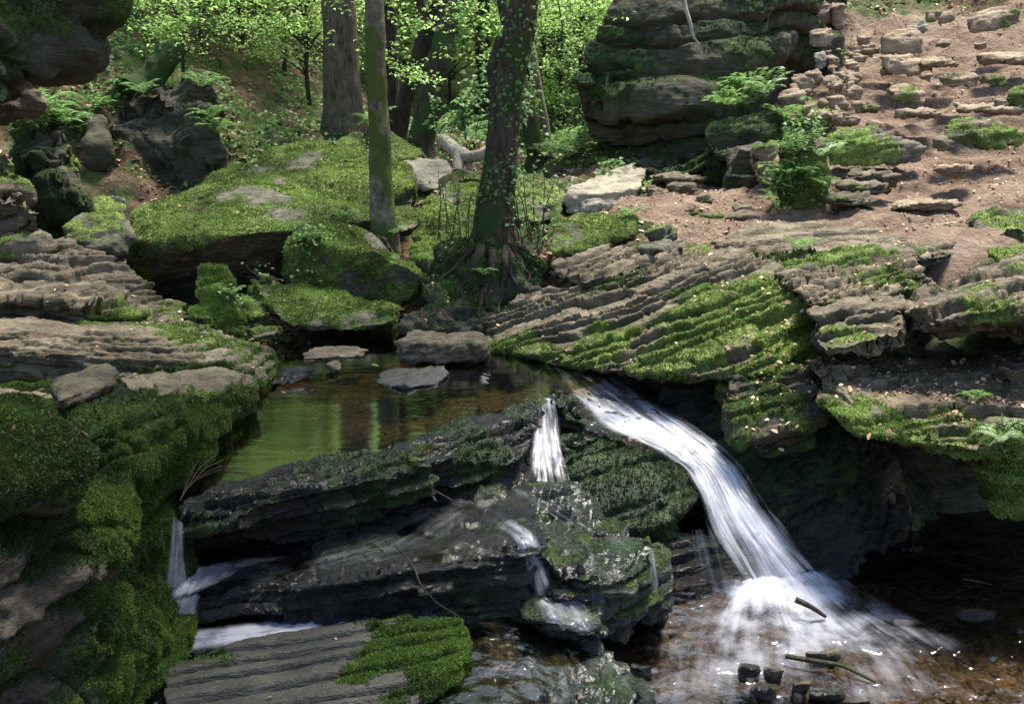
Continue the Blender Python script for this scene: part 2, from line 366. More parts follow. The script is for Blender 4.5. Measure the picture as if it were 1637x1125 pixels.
# tube along a polyline -------------------------------------------------
def tube_np(pts, rad, seg=10, step=None, rough=.0, rfreq=4, seed=0, ridge=0.0, nridge=7):
    pts = np.array(pts, float); rad = np.array(rad, float)
    L = np.r_[0, np.cumsum(np.linalg.norm(np.diff(pts, axis=0), axis=1))]
    if step:
        n = max(len(pts), int(L[-1]/step)+2); tt = np.linspace(0, L[-1], n)
        # catmull-like smoothing
        q = np.stack([np.interp(tt, L, pts[:,i]) for i in range(3)], 1); r = np.interp(tt, L, rad)
        for _ in range(max(1, n//(len(pts)*3))):
            q[1:-1] = (q[:-2]+2*q[1:-1]+q[2:])/4; r[1:-1] = (r[:-2]+2*r[1:-1]+r[2:])/4
        pts, rad = q, r
    n = len(pts)
    T = np.gradient(pts, axis=0); T /= np.linalg.norm(T, axis=1)[:,None]+1e-9
    ref = np.array([1.0, 0, 0]) if abs(T[0][0]) < .8 else np.array([0, 1.0, 0])
    U = np.zeros_like(T); u = ref
    for i in range(n):
        u = u-T[i]*(u@T[i]); u /= np.linalg.norm(u)+1e-9; U[i] = u
    W = np.cross(T, U)
    a = np.linspace(0, 2*np.pi, seg, endpoint=False)
    ca, sa = np.cos(a), np.sin(a)
    D = U[:,None,:]*ca[None,:,None]+W[:,None,:]*sa[None,:,None]
    rr = np.repeat(rad[:,None], seg, 1)
    V = pts[:,None,:]+D*rr[:,:,None]
    if rough:
        f = fbm((V.reshape(-1, 3)*np.array([rfreq, rfreq, rfreq*.35])), 4, seed=seed).reshape(n, seg)
        rr = rr*(1+rough*f)
        if ridge: rr = rr*(1+ridge*np.sin(a*nridge+f*2)[None,:] if False else 1+ridge*np.sin(a[None,:]*nridge+f*2.5))
        V = pts[:,None,:]+D*rr[:,:,None]
    V = V.reshape(-1, 3)
    i = np.arange(n-1)[:,None]; j = np.arange(seg)[None,:]; j2 = (j+1) % seg
    Fc = np.stack([(i*seg+j), (i*seg+j2), ((i+1)*seg+j2), ((i+1)*seg+j)], -1).reshape(-1, 4)
    # cap the tip
    V = np.vstack([V, pts[-1:]+T[-1:]*rad[-1]*.5]); tip = len(V)-1
    jj = np.arange(seg); cap = np.stack([(n-1)*seg+jj, (n-1)*seg+(jj+1) % seg, np.full(seg, tip), np.full(seg, tip)], 1)
    Fc = np.vstack([Fc, cap[:, [0,1,2,2]]]) if False else Fc
    # quads only: the tip is closed by a last tiny ring
    V = V[:-1]
    return V, Fc
def join(parts):
    Vs, Fs, n = [], [], 0
    for V, Fc in parts:
        Vs.append(V); Fs.append(Fc+n); n += len(V)
    return np.vstack(Vs), np.vstack(Fs)
def tube(name, pts, rad, mat, parent=None, moss=0, mossup=None, **k):
    V, Fc = tube_np(pts, rad, **k)
    mo = np.full(len(V), float(moss))
    if mossup is not None: mo = mossup(V)
    return put(name, np_mesh(name, V, Fc, {'moss': mo}), M[mat], parent, origin=None if parent else pts[0])
# crown: sprays of leaves on twigs ---------------------------------------
def crown(parent, cen, rad, nclu, nleaf, lsize, mat='leaf', spray=.45, trunk_pts=None, twigmat='twig', flat=.16, name='crown', tw=.008, updir=(0,0,1), seed=0, minz=None):
    rg = np.random.default_rng(seed+5)
    cen = np.array(cen); rad = np.array(rad)
    u = rg.normal(0, 1, (nclu, 3)); u /= np.linalg.norm(u, axis=1)[:,None]
    r = rg.random(nclu)**(1/2.2); cl = cen+u*r[:,None]*rad
    if minz is not None: cl[:,2] = np.maximum(cl[:,2], minz)
    idx = np.repeat(np.arange(nclu), nleaf)
    n = len(idx)
    ang = rg.random(n)*6.283; rr = np.sqrt(rg.random(n))*spray*(.5+rg.random(nclu))[idx]
    pos = cl[idx]+np.stack([np.cos(ang)*rr, np.sin(ang)*rr, rg.normal(0, flat*spray, n)-rr*.25], 1)
    nor = np.tile(np.array(updir, float), (n, 1))
    V, Fc, rv = leafcloud(pos, nor, lsize, .62, .55)
    rv = np.clip(rv*.5+.5*np.repeat(rg.random(nclu)[idx], 4), 0, 1)
    o = put(name, np_mesh(name, V, Fc, {'rv': rv}), M[mat], parent)
    if trunk_pts is not None:
        tp = np.array(trunk_pts); parts = []
        dens = np.vstack([tp[i]+(tp[i+1]-tp[i])*t for i in range(len(tp)-1) for t in np.linspace(0, 1, 12)]) if len(tp) > 1 else tp
        for c in cl:
            dd = dens-c; cost = np.linalg.norm(dd, axis=1)+np.maximum(0, dd[:,2]+.4)*1.5
            a = dens[cost.argmin()]; mid = (a+c)/2+np.array([0, 0, .12*np.linalg.norm(c-a)])
            V, Fc = tube_np([a, mid, c], [tw*2.2, tw*1.3, tw*.5], seg=4, step=.35)
            parts.append((V, Fc))
        V, Fc = join(parts)
        put('twigs', np_mesh('twigs', V, Fc, {'moss': np.zeros(len(V))}), M[twigmat], parent)
    return o
# ---------------- camera, world, light ----------------
sc = bpy.context.scene
cam = bpy.data.cameras.new('camera'); cam.lens = 36*F/1637; cam.sensor_width = 36; cam.clip_end = 500; cam.clip_start = .05
co_ = bpy.data.objects.new('camera', cam); C.objects.link(co_); co_.location = (0, 0, CAMZ); co_.rotation_euler = (math.pi/2-PITCH, 0, 0)
sc.camera = co_
SUN = nrm((.30, .42, 1.3))
el = math.asin(SUN[2]); az = math.atan2(SUN[0], SUN[1])
w = bpy.data.worlds.new("World"); sc.world = w; w.use_nodes = True
wn = w.node_tree.nodes; wl = w.node_tree.links
sky = wn.new('ShaderNodeTexSky'); sky.sky_type = 'NISHITA'; sky.sun_disc = False; sky.sun_elevation = el; sky.sun_rotation = az
bg = wn['Background']; bg.inputs['Strength'].default_value = .135; wl.new(sky.outputs[0], bg.inputs[0])
sun = bpy.data.lights.new('sun', 'SUN'); sun.energy = 4.3; sun.angle = R(14); sun.color = (1, .94, .82)
so = bpy.data.objects.new('sun', sun); C.objects.link(so)
so.rotation_euler = Vector(SUN).to_track_quat('Z', 'Y').to_euler()
sc.view_settings.view_transform = 'Standard'; sc.view_settings.look = 'None'; sc.view_settings.exposure = 1.6
sc.cycles.max_bounces = 7; sc.cycles.transparent_max_bounces = 14; sc.cycles.use_denoising = True
sc.cycles.caustics_reflective = False; sc.cycles.caustics_refractive = False
# ---------------- terrain ----------------
TP = [P(*a) for a in [
 (430,250,12),(350,150,14),(450,100,17),(300,60,16),(200,60,12.5),(500,200,14),(480,0,22),(60,60,11),(150,150,11),(620,250,12.5),(720,232,14),(700,190,20),
 (850,262,12),(920,266,13),(930,244,20),(780,150,28),(600,120,22),(1000,352,7.4),(1100,332,8),(1250,362,7.1),(1400,384,6.4),(1600,335,7.2),(1637,262,9),(1450,295,8.5),
 (1300,235,10),(1200,262,10.5),(1180,292,9.5),(1500,200,10.5),(1600,100,12.5),(1400,100,13),(1350,30,14.8),(1600,0,15),(1300,130,12.5),(1270,180,11),(1500,120,12),(1637,180,10.6),
 (940,300,9.6),(880,330,9),(850,400,7.9),(800,430,7.6),(900,450,7.0),(760,500,7.2),(680,300,10.5),(560,300,11),(950,0,52),(700,0,46),(1100,0,55)]]
for x in (-1.0, 0, 1.2, 2.6, 4): 
    for y in (0, 2, 3.2, 4.4): TP.append((x, y, -.14))
TP += [(-2.6,2,-.1),(-3,4,.3),(-3,5.5,.6),(-5,5,1.2),(-8,6,2),(-6,8,1.6),(-4.2,7.5,.9),(-2.6,8,.7),(-1.6,8.6,.7),(-.4,7.4,.6),(-.4,6.6,.4),(-1.3,6.4,.4),(-1.2,5.2,.0),(.3,5.2,.0),(1.2,5.2,-.1),(2.5,5.3,-.1),(4,5.3,-.1),(3.2,5.3,-.1),
 (1.2,6.1,.8),(2.2,6.0,1.1),(3.4,6,1.25),(5,6,1.3),(5.5,4.4,-.05),(7,6,1.8),(9,9,2.7),(12,12,5),(16,6,6),(8,15,5.2),(6,22,7),(12,26,10),(20,20,12),(30,40,18),
 (-14,8,6),(-14,14,8),(-10,20,8),(-18,30,14),(-8,34,9.5),(0,40,5.5),(3,30,3.2),(1.2,16,1.75),(-30,30,20),(-30,0,12),(30,0,12),(-10,-10,2),(10,-10,2),(0,-10,0),(-30,60,24),(0,70,14),(30,70,24),(-5.5,10,2.1),(-6.5,12,3.3)]
TP = np.array(TP); TP[(TP[:,0] > .5) & (TP[:,1] > 6.2) & (TP[:,1] < 7.7) & (TP[:,2] > 1.3), 2] -= .10
def _k(a, b): return np.sqrt(((a[:,None,:]-b[None,:,:])**2).sum(-1)+.04)
_n = len(TP); _A = np.zeros((_n+3, _n+3)); _A[:_n,:_n] = _k(TP[:,:2], TP[:,:2])+np.eye(_n)*-.02
_A[:_n,_n:] = np.c_[np.ones(_n), TP[:,:2]]; _A[_n:,:_n] = _A[:_n,_n:].T
_w = np.linalg.solve(_A, np.r_[TP[:,2], 0, 0, 0])
def ground_z(xy):
    xy = np.atleast_2d(np.asarray(xy, float)); out = np.empty(len(xy))
    for i in range(0, len(xy), 20000):
        q = xy[i:i+20000]; out[i:i+20000] = _k(q, TP[:,:2]) @ _w[:_n]+_w[_n]+q @ _w[_n+1:]
    return out
def grid_sheet(xs, ys):
    X, Y = np.meshgrid(xs, ys); nx, ny = len(xs), len(ys)
    i = np.arange(ny-1)[:,None]; j = np.arange(nx-1)[None,:]
    Fc = np.stack([i*nx+j, i*nx+j+1, (i+1)*nx+j+1, (i+1)*nx+j], -1).reshape(-1, 4)
    return np.stack([X.ravel(), Y.ravel()], 1), Fc
def dirt_mask(xy):
    x, y = xy[:,0], xy[:,1]
    edge = 1.2+(y-7)*.05
    return sst(x+.5*fbm(np.c_[xy*.7, xy[:,:1]*0], 3, seed=3), edge-.5, edge+.6)*sst(15.5-y, 0, 2)
def ground_full(xy, fine=True):
    z = ground_z(xy)
    p = np.c_[xy, z*0]
    dm = dirt_mask(xy)
    amp = sst(xy[:,1], 5, 9)*.8+.2
    z = z+(.10*fbm(p*.8, 4, seed=5)+(.05+.12*(1-dm))*fbm(p*3, 4, seed=6)*1.0)*amp+.02*fbm(p*12, 3, seed=8)
    # rocky ribs in the path slope
    s = z/.16+1.0*fbm(p*.7, 3, seed=40)*1.6; fr = s-np.floor(s)
    ter = (sst(fr, .45, .98)-fr+.5)*.09
    z = z+ter*dm*sst(fbm(p*.8, 2, seed=41), -.3, .15)*1.0*sst(xy[:,1], 6, 7)
    return z, dm
xs = np.unique(np.r_[np.linspace(-40, -9, 40), np.linspace(-9, -1.5, 150), np.linspace(-1.5, 7, 420), np.linspace(7, 12, 60), np.linspace(12, 40, 30)])
ys = np.unique(np.r_[np.linspace(-10, 2, 12), np.linspace(2, 6.5, 120), np.linspace(6.5, 14, 330), np.linspace(14, 24, 130), np.linspace(24, 80, 90)])
xy, Fc = grid_sheet(xs, ys); gz, dm = ground_full(xy)
GV = np.c_[xy, gz]
m, nt, ns, ls = newmat('forest_floor')
geo = N(ns, 'ShaderNodeNewGeometry').outputs['Position']
n1 = noise(ns, ls, geo, 1.1, 6, .6); n2 = noise(ns, ls, geo, 7, 8, .7); n3 = noise(ns, ls, geo, 55, 6, .75); n4 = noise(ns, ls, geo, 2.6, 6, .65)
fl = ramp(ns, [(.3, (.035,.022,.012)), (.48, (.10,.062,.036)), (.6, (.21,.14,.085)), (.75, (.34,.25,.16))]); ls.new(mathn(ns, ls, 'ADD', mathn(ns, ls, 'MULTIPLY', n2, .5), mathn(ns, ls, 'MULTIPLY', n3, .5)), fl.inputs[0])
gr = ramp(ns, [(.35, (.015,.035,.008)), (.65, (.07,.12,.02))]); ls.new(n2, gr.inputs[0])
gm = ramp(ns, [(.46, (0,0,0)), (.56, (1,1,1))]); ls.new(mathn(ns, ls, 'ADD', mathn(ns, ls, 'MULTIPLY', n1, .5), mathn(ns, ls, 'MULTIPLY', n4, .5)), gm.inputs[0])
c1 = mixc(ns, ls, gm.outputs[0], fl.outputs[0], gr.outputs[0])
dr = ramp(ns, [(.34, (.075,.05,.034)), (.46, (.15,.10,.068)), (.56, (.235,.165,.115)), (.68, (.34,.26,.19))])
ls.new(mathn(ns, ls, 'ADD', mathn(ns, ls, 'MULTIPLY', n4, .55), mathn(ns, ls, 'ADD', mathn(ns, ls, 'MULTIPLY', n3, .25), mathn(ns, ls, 'MULTIPLY', n2, .22))), dr.inputs[0])
at = N(ns, 'ShaderNodeAttribute', attribute_name='dirt').outputs['Fac']
dmn = mathn(ns, ls, 'ADD', at, mathn(ns, ls, 'MULTIPLY', mathn(ns, ls, 'SUBTRACT', n2, .5), 1.0)); dmr = ramp(ns, [(.4, (0,0,0)), (.6, (1,1,1))]); ls.new(dmn, dmr.inputs[0])
b = N(ns, 'ShaderNodeBsdfPrincipled'); ls.new(mixc(ns, ls, dmr.outputs[0], c1, dr.outputs[0]), b.inputs['Base Color']); b.inputs['Roughness'].default_value = .92; b.inputs['Specular IOR Level'].default_value = .2
vor = ns.new('ShaderNodeTexVoronoi'); vor.inputs['Scale'].default_value = 26; ls.new(geo, vor.inputs['Vector'])
h = mathn(ns, ls, 'ADD', mathn(ns, ls, 'MULTIPLY', n2, 1.2), mathn(ns, ls, 'MULTIPLY', n3, .7)); h = mathn(ns, ls, 'ADD', h, mathn(ns, ls, 'MULTIPLY', vor.outputs[0], -.4))
ls.new(bump(ns, ls, h, .045, 1), b.inputs['Normal']); o = N(ns, 'ShaderNodeOutputMaterial'); ls.new(b.outputs[0], o.inputs[0])
M['ground'] = m
go = put('ground', np_mesh('ground', GV, Fc, {'dirt': dm}), m, origin=(0, 0, 0)); tag(go, kind='structure')
# stream bed (gravel sheet) under the lower water
m, nt, ns, ls = newmat('stream_gravel')
geo = N(ns, 'ShaderNodeNewGeometry').outputs['Position']
v1 = ns.new('ShaderNodeTexVoronoi'); v1.inputs['Scale'].default_value = 14; ls.new(geo, v1.inputs['Vector'])
v2 = ns.new('ShaderNodeTexVoronoi'); v2.inputs['Scale'].default_value = 34; ls.new(geo, v2.inputs['Vector'])
n1 = noise(ns, ls, geo, 3, 6, .6); n2 = noise(ns, ls, geo, 30, 5, .7)
cr = ramp(ns, [(.1, (.02,.017,.014)), (.4, (.05,.041,.032)), (.7, (.10,.078,.058)), (.95, (.20,.165,.13))]); 
sp = ns.new('ShaderNodeSeparateColor'); ls.new(v1.outputs['Color'], sp.inputs[0]); ls.new(mathn(ns, ls, 'ADD', mathn(ns, ls, 'MULTIPLY', sp.outputs[0], .5), mathn(ns, ls, 'MULTIPLY', n1, .5)), cr.inputs[0])
b = N(ns, 'ShaderNodeBsdfPrincipled'); ls.new(cr.outputs[0], b.inputs['Base Color']); b.inputs['Roughness'].default_value = .45
h = mathn(ns, ls, 'ADD', mathn(ns, ls, 'MULTIPLY', v1.outputs[0], -1), mathn(ns, ls, 'MULTIPLY', v2.outputs[0], -.5)); ls.new(bump(ns, ls, mathn(ns, ls, 'ADD', h, mathn(ns, ls, 'MULTIPLY', n2, .3)), .05, 1), b.inputs['Normal'])
o = N(ns, 'ShaderNodeOutputMaterial'); ls.new(b.outputs[0], o.inputs[0]); M['bed'] = m
# ---------------- pool floor and lower stream bed ----------------
xy, Fc = grid_sheet(np.linspace(-1.9, 4.5, 330), np.linspace(1.9, 5.4, 200))
bp = np.c_[xy, xy[:,:1]*0]
bz = -.07+.05*fbm(bp*1.7, 4, seed=2)+.03*fbm(bp*7, 4, seed=7)
tag(put('stream_bed', np_mesh('stream_bed', np.c_[xy, bz], Fc), M['bed'], origin=(0,0,0)), kind='structure')
me = hull_mesh([down([(-1.7,3.7,.5),(-.6,4.1,.5),(.1,4.8,.5),(.9,5.1,.42),(1.1,5.6,.5),(.9,7,.5),(-1.7,7.5,.5)], -.2)], .03, 3)
co = get_co(me); co += get_no(me)*(.05*fbm(co*2.5, 4, seed=9))[:,None]; me.vertices.foreach_set('co', co.astype(np.float32).ravel())
tag(put('pool_bed', me, M['bed']), kind='structure')
# ---------------- left bank ----------------
B0 = (.02, -.04, 1)
rock('rock_wall', 'moss covered rock wall filling the lower left corner beside the narrow waterfall',
  [down([(-1.36,3.52,.98),(-1.50,4.6,.80),(-3.0,4.6,.80),(-2.6,3.4,1.12),(-1.5,3.1,1.15)], -.1),
   down([(-1.27,2.72,.95),(-1.5,2.9,1.25),(-1.36,3.5,.95),(-2.6,3.5,1.25),(-2.8,2.0,1.45),(-1.46,1.5,1.2)], -.1),
   down([(-1.5,2.5,1.3),(-1.6,3.0,1.28),(-2.5,3.1,1.3),(-2.6,2.0,1.45),(-1.62,1.6,1.4)], .2)],
  mat='wall', cat='rock wall', rough=.055, rs=1.3, t=.21, A=.06, terr=.3, bed=B0, moss=.72, upm=.1, smooth=3, blk=.05, dens=42000, th=.0075, fine=.02, vox=.011, brk=.3)
rock('moss_mound', 'bright green mossy hump with dead leaves at the left edge above the rock wall',
  [[P(0,650,2.5),P(60,625,2.7),P(110,660,2.6),P(130,720,2.45),P(100,790,2.35),P(0,760,2.3),P(-80,640,2.5),P(-60,780,2.2),off(P(60,640,2.8),0,.2,-.3),off(P(0,640,2.8),-.3,.3,-.4)]],
  mat='wall', cat='mossy rock', rough=.05, A=.01, terr=0, moss=.75, upm=.4, smooth=10, dens=52000, th=.008, vox=.011)
rock('rock_slab', 'flat grey slab lying tilted on the mossy left bank, above the rock wall',
  [P(85,612,3.5),P(175,580,3.75),P(192,592,3.6),P(185,612,3.45),P(110,645,3.2),P(95,640,3.15),P(100,655,3.25),P(180,630,3.5),P(150,600,3.9)],
  mat='slab', cat='rock slab', rough=.01, A=.008, terr=.2, t=.05, moss=-.1, upm=.1, smooth=2, bed=B0, vox=.009)
rock('rock_block', 'blocky mossy rock under the tilted grey slab on the left bank',
  [down([P(105,640,3.35),P(180,612,3.6),P(190,650,3.5),P(260,660,3.45),P(120,700,3.1)], .7)],
  mat='wall', cat='rock', rough=.03, A=.02, terr=.3, moss=.5, upm=.1, smooth=4, bed=B0, vox=.01, dens=18000)
rock('bank_ledge', 'lower left ledge with leaf strewn top and thick moss hanging beside the pool',
  [down([P(191,599,4.4),P(219,604,4.5),P(253,617,4.45),P(301,619,4.55),P(376,607,4.85),P(394,607,4.82),P(402,618,4.68),P(320,634,4.28),P(246,650,3.92),P(232,642,3.92),P(190,640,3.9),(-3.2,4.0,.95),(-3.4,4.5,.72)], .3)],
  mat='slab', cat='rock ledge', rough=.03, rs=1.5, t=.07, A=.02, terr=.6, bed=B0, moss=.30, upm=-.6, smooth=3, dens=20000, th=.010, vox=.011)
rock('bank_ledge', 'middle left ledge with thin striped top narrowing to the pool corner',
  [down([P(0,520,6.0),P(240,525,6.0),P(300,512,6.2),P(345,522,6.35),P(400,545,6.1),P(430,562,5.75),P(434,585,5.45),P(402,594,5.05),P(335,578,5.0),P(272,560,5.08),P(240,542,5.2),P(0,548,5.15),P(-200,548,5.15),(-4.5,5.6,1.1)], .3)],
  mat='slab', cat='rock ledge', rough=.025, rs=1.5, t=.035, A=.018, terr=.8, bed=(.03,.10,1), moss=.22, upm=-.45, smooth=1, dens=14000, vox=.011)
rock('layered_ledge', 'tall weathered ledge of many thin horizontal layers at the left edge above the pool',
  [down([P(-60,385,7.0),P(60,383,7.0),P(130,400,6.9),P(215,438,6.8),P(280,492,6.6),P(305,512,6.4),P(250,520,6.1),P(120,482,6.05),P(0,468,6.0),P(-150,468,5.95)], .6),
   down([P(-150,472,5.9),P(20,480,5.8),P(120,492,5.8),P(200,505,5.95),P(280,512,6.4),P(150,450,6.5),P(-100,450,6.5)], .6)],
  mat='slab', cat='rock ledge', rough=.04, rs=1.4, t=.05, A=.075, terr=1.5, bed=(.05,.06,1), moss=-.02, upm=.0, smooth=1, vox=.0115, warp=.3,
  mfn=lambda c, n: .55*sst(c[:,0], -3.4, -2.2)*sst(1.28-c[:,2], 0, .2)-.25*sst(n[:,2], .5, .9))
rock('rock_pile', 'weathered stacked blocks at the left edge above the thin layered ledge',
  [down([P(-80,230,7.4),P(20,240,7.2),P(42,300,7.1),P(50,320,7.2),P(0,315,6.9),P(-60,320,6.9)], 1.2),
   down([P(-80,315,7.0),P(30,312,6.9),P(62,335,6.8),P(64,380,6.9),P(0,385,6.7),P(-60,385,6.7)], 1.0)],
  mat='slab', cat='rock', rough=.05, t=.3, A=.06, terr=.3, bed=B0, moss=.05, smooth=2, blk=.05)
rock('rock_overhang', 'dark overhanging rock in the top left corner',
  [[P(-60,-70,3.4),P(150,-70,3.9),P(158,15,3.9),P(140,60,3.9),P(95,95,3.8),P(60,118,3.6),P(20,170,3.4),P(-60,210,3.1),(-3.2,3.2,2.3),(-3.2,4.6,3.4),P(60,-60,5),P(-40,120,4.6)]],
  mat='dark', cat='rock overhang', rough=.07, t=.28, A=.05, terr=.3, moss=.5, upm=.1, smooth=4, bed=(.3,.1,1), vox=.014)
rock('hanging_rock', 'pale brown lump of rock under the dark overhang at the left edge',
  [[P(-30,140,4.6),P(52,122,4.6),P(58,160,4.6),P(50,190,4.6),P(10,203,4.5),P(-40,200,4.5),P(0,130,5.2),P(40,180,5.3)]],
  mat='slab', cat='rock', rough=.05, t=.2, A=.03, moss=-.1, smooth=3)
rock('rock_pillar', 'dark vertical rock pillar with a grassy top near the left edge',
  [down([P(30,205,8.2),P(100,190,8.3),P(118,215,8.3),P(112,260,8.1),P(60,280,7.8),P(28,260,7.9)], .8)],
  mat='dark', cat='rock pillar', rough=.08, t=.35, A=.06, moss=.12, upm=.3, smooth=3, blk=.06)
rock('leaning_slab', 'yellowish lit slab leaning beside the dark rock pillar at left',
  [[P(108,240,8.3),P(120,245,8.3),P(140,300,8.1),P(143,325,8.0),P(98,330,7.9),P(100,300,8.1),P(120,300,8.5),P(110,260,8.6)]],
  mat='pale', cat='rock slab', rough=.03, t=.3, A=.02, moss=.3, smooth=2)
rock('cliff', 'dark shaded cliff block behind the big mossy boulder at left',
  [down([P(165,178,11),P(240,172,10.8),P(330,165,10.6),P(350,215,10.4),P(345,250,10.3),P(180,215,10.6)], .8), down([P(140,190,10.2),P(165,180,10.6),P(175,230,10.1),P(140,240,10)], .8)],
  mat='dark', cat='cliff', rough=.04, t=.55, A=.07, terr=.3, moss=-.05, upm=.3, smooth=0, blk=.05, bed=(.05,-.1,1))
rock('small_boulder', 'low dark mossy boulder between the layered ledge and the big boulder',
  [[P(105,362,7.6),P(150,340,7.9),P(195,352,7.8),P(212,378,7.7),P(205,405,7.6),P(150,400,7.4),P(105,385,7.5),off(P(150,370,8.3),0,0,-.2),off(P(160,400,7.8),0,0,-.3)]],
  mat='boulder', cat='boulder', moss=.25, A=.01, terr=.1, smooth=8)
rock('small_boulder', 'mossy boulder with a split face behind the low dark one at left',
  [[P(125,335,8.4),P(165,318,8.7),P(196,335,8.5),P(200,355,8.4),P(140,358,8.2),P(160,350,9)]], moss=.3, A=.01, terr=.1, smooth=6)
rock('rock_slab', 'small pale slab propped on the dark stones left of the big boulder',
  [[P(150,330,8.9),P(185,312,9.1),P(203,316,9.0),P(200,326,8.9),P(165,345,8.7),P(150,340,8.8)]], mat='pale', moss=-.1, A=.005, terr=.1, smooth=1)
# ---------------- boulders round the pool ----------------
rock('mossy_boulder', 'huge flat topped mossy boulder left of the slim mossy tree',
  [[P(222,348,8.3),P(255,322,8.6),P(335,272,9.3),P(425,238,10),P(490,229,10.3),P(560,238,10.2),P(650,262,9.8),P(660,290,9.4),P(225,392,7.9),P(290,392,7.5),P(345,378,7.4),
    P(420,372,7.45),P(478,368,7.5),P(486,345,7.8),P(605,350,8.4),P(232,450,8.3),P(300,474,8.4),P(440,452,8.3),P(600,395,8.8),(-2.2,10.2,.6),(-4,9.5,.7),(-1.2,10,.8)]],
  rough=.05, rs=1.1, A=.01, terr=.05, t=.3, moss=.22, upm=.6, smooth=10, tuft=.8, facet=.01, dens=6000, th=.009, mfn=lambda c, n: .15*sst(.35-n[:,2], 0, .4), vox=.017)
rock('mossy_boulder', 'rounded mossy boulder with small plants, in front of the slim mossy tree',
  [[P(470,400,7.3),P(535,398,7.08),P(600,400,7.0),P(485,375,7.6),P(540,360,7.8),P(600,365,7.7),P(628,372,7.72),P(645,390,7.4),P(665,425,7.1),P(690,445,7.0),P(660,478,7.0),P(600,472,7.1),P(500,458,7.2),P(470,440,7.15),(-1.6,8,.7),(-1.0,7.9,.7),(-1.3,7.1,.6)]],
  rough=.06, rs=1.6, A=.012, terr=.1, t=.25, moss=.3, upm=.5, smooth=7, dens=9000, th=.009, facet=.01)
rock('mossy_slab', 'long low mossy slab leaning down to the dark end of the pool',
  [[P(388,450,6.9),P(430,444,7.1),P(520,458,7.0),P(600,475,6.9),P(645,486,6.7),P(640,515,6.55),P(560,530,6.4),P(460,520,6.4),P(400,470,6.6),P(500,500,7.1),(-1.3,7.1,.62),(-.85,6.9,.65)]],
  rough=.04, rs=2, A=.012, terr=.1, moss=.5, upm=.3, smooth=5, dens=9500, th=.010, cat='mossy slab')
rock('mossy_stump', 'upright mossy stump like rock standing at the left end of the pool',
  [[P(315,425,6.45),P(335,418,6.5),P(360,428,6.45),P(368,460,6.4),P(372,500,6.35),P(318,500,6.3),P(313,450,6.4),P(340,470,6.65)],
   [P(320,480,6.35),P(365,485,6.35),P(388,510,6.3),P(390,535,6.25),P(350,532,6.15),P(318,510,6.2),P(350,510,6.6)],
   [P(302,490,6.3),P(325,482,6.35),P(325,515,6.25),P(303,512,6.2),P(315,500,6.5)]],
  rough=.04, rs=3, A=.01, terr=0, moss=.75, upm=.2, smooth=6, dens=14000, th=.011, vox=.011, cat='mossy rock')
rock('small_boulder', 'small rounded mossy stone just right of the upright stump rock',
  [[P(375,475,6.6),P(395,468,6.7),P(425,480,6.6),P(435,505,6.5),P(400,515,6.4),P(378,500,6.45),P(405,490,6.9)]], moss=.35, A=.01, terr=.1, smooth=5)
rock('small_boulder', 'dark flat stone at the waterline below the long mossy slab',
  [[P(392,525,6.35),P(430,513,6.5),P(460,520,6.4),P(452,540,6.3),P(405,545,6.2),P(430,530,6.6)]], moss=.45, A=.01, terr=.1, smooth=5)
rock('mossy_boulder', 'dark mossy boulder on top of the huge one, left of the slim tree',
  [[P(522,228,11.6),P(560,208,11.8),P(590,212,11.7),P(592,245,11.3),P(540,242,11.2),P(560,235,12.3)]], moss=.35, A=.02, terr=.1)
rock('mossy_boulder', 'mossy boulder with a dark front, right behind the slim tree',
  [[P(600,205,12),P(635,212,12),P(675,232,11.8),P(685,250,11.5),P(660,262,11.2),P(600,255,11.2),P(640,240,12.8)]], moss=.3, A=.02, terr=.1)
rock('pale_boulder', 'grey bare topped boulder with a dark hollow under it, right of the huge boulder',
  [[P(640,262,10.9),P(672,254,11.2),P(712,262,11.1),P(728,280,10.7),P(700,305,10.2),P(660,300,10.2),P(645,280,10.4),P(690,300,11)]], mat='pale', moss=-.25, A=.02, terr=.1, smooth=5)
rock('mossy_boulder', 'right shoulder of mossy rock beside the slim tree trunk',
  [[P(618,262,10.1),P(655,272,9.9),P(658,292,9.6),P(640,322,9.4),P(612,325,9.3),P(600,290,9.6),P(630,300,10.3)]], moss=.35, A=.02, terr=.1)
rock('small_boulder', 'small mossy stone wedged behind the slim tree, upper of two',
  [[P(630,312,9.4),P(650,303,9.5),P(665,315,9.3),P(660,330,9.1),P(630,330,9.1),P(648,320,9.7)]], moss=.15, A=.01, terr=.1)
rock('small_boulder', 'grey mossy stone beside the slim tree foot, lower of two',
  [[P(630,335,8.9),P(655,328,9.1),P(683,340,8.9),P(684,365,8.6),P(650,378,8.4),P(632,370,8.4),P(655,350,9.2)]], moss=.1, A=.01, terr=.1)
rock('small_boulder', 'bare grey stone between the two sunlit mossy boulders',
  [[P(655,375,8.4),P(680,362,8.5),P(700,372,8.3),P(692,400,8.0),P(660,395,8.1),P(680,385,8.6)]], mat='pale', moss=-.3, A=.01, terr=.1)
rock('mossy_boulder', 'tall sunlit mossy boulder immediately left of the ivy tree',
  [[P(684,318,8.4),P(708,288,8.9),P(735,272,9.2),P(795,276,9.2),P(795,330,8.6),P(780,420,7.7),P(700,432,7.5),P(655,418,7.55),P(664,385,7.8),(0,9.4,.9),(-.5,9.2,.9)]],
  rough=.05, A=.02, terr=.1, moss=.3, upm=.55, smooth=6, dens=6500, th=.008)
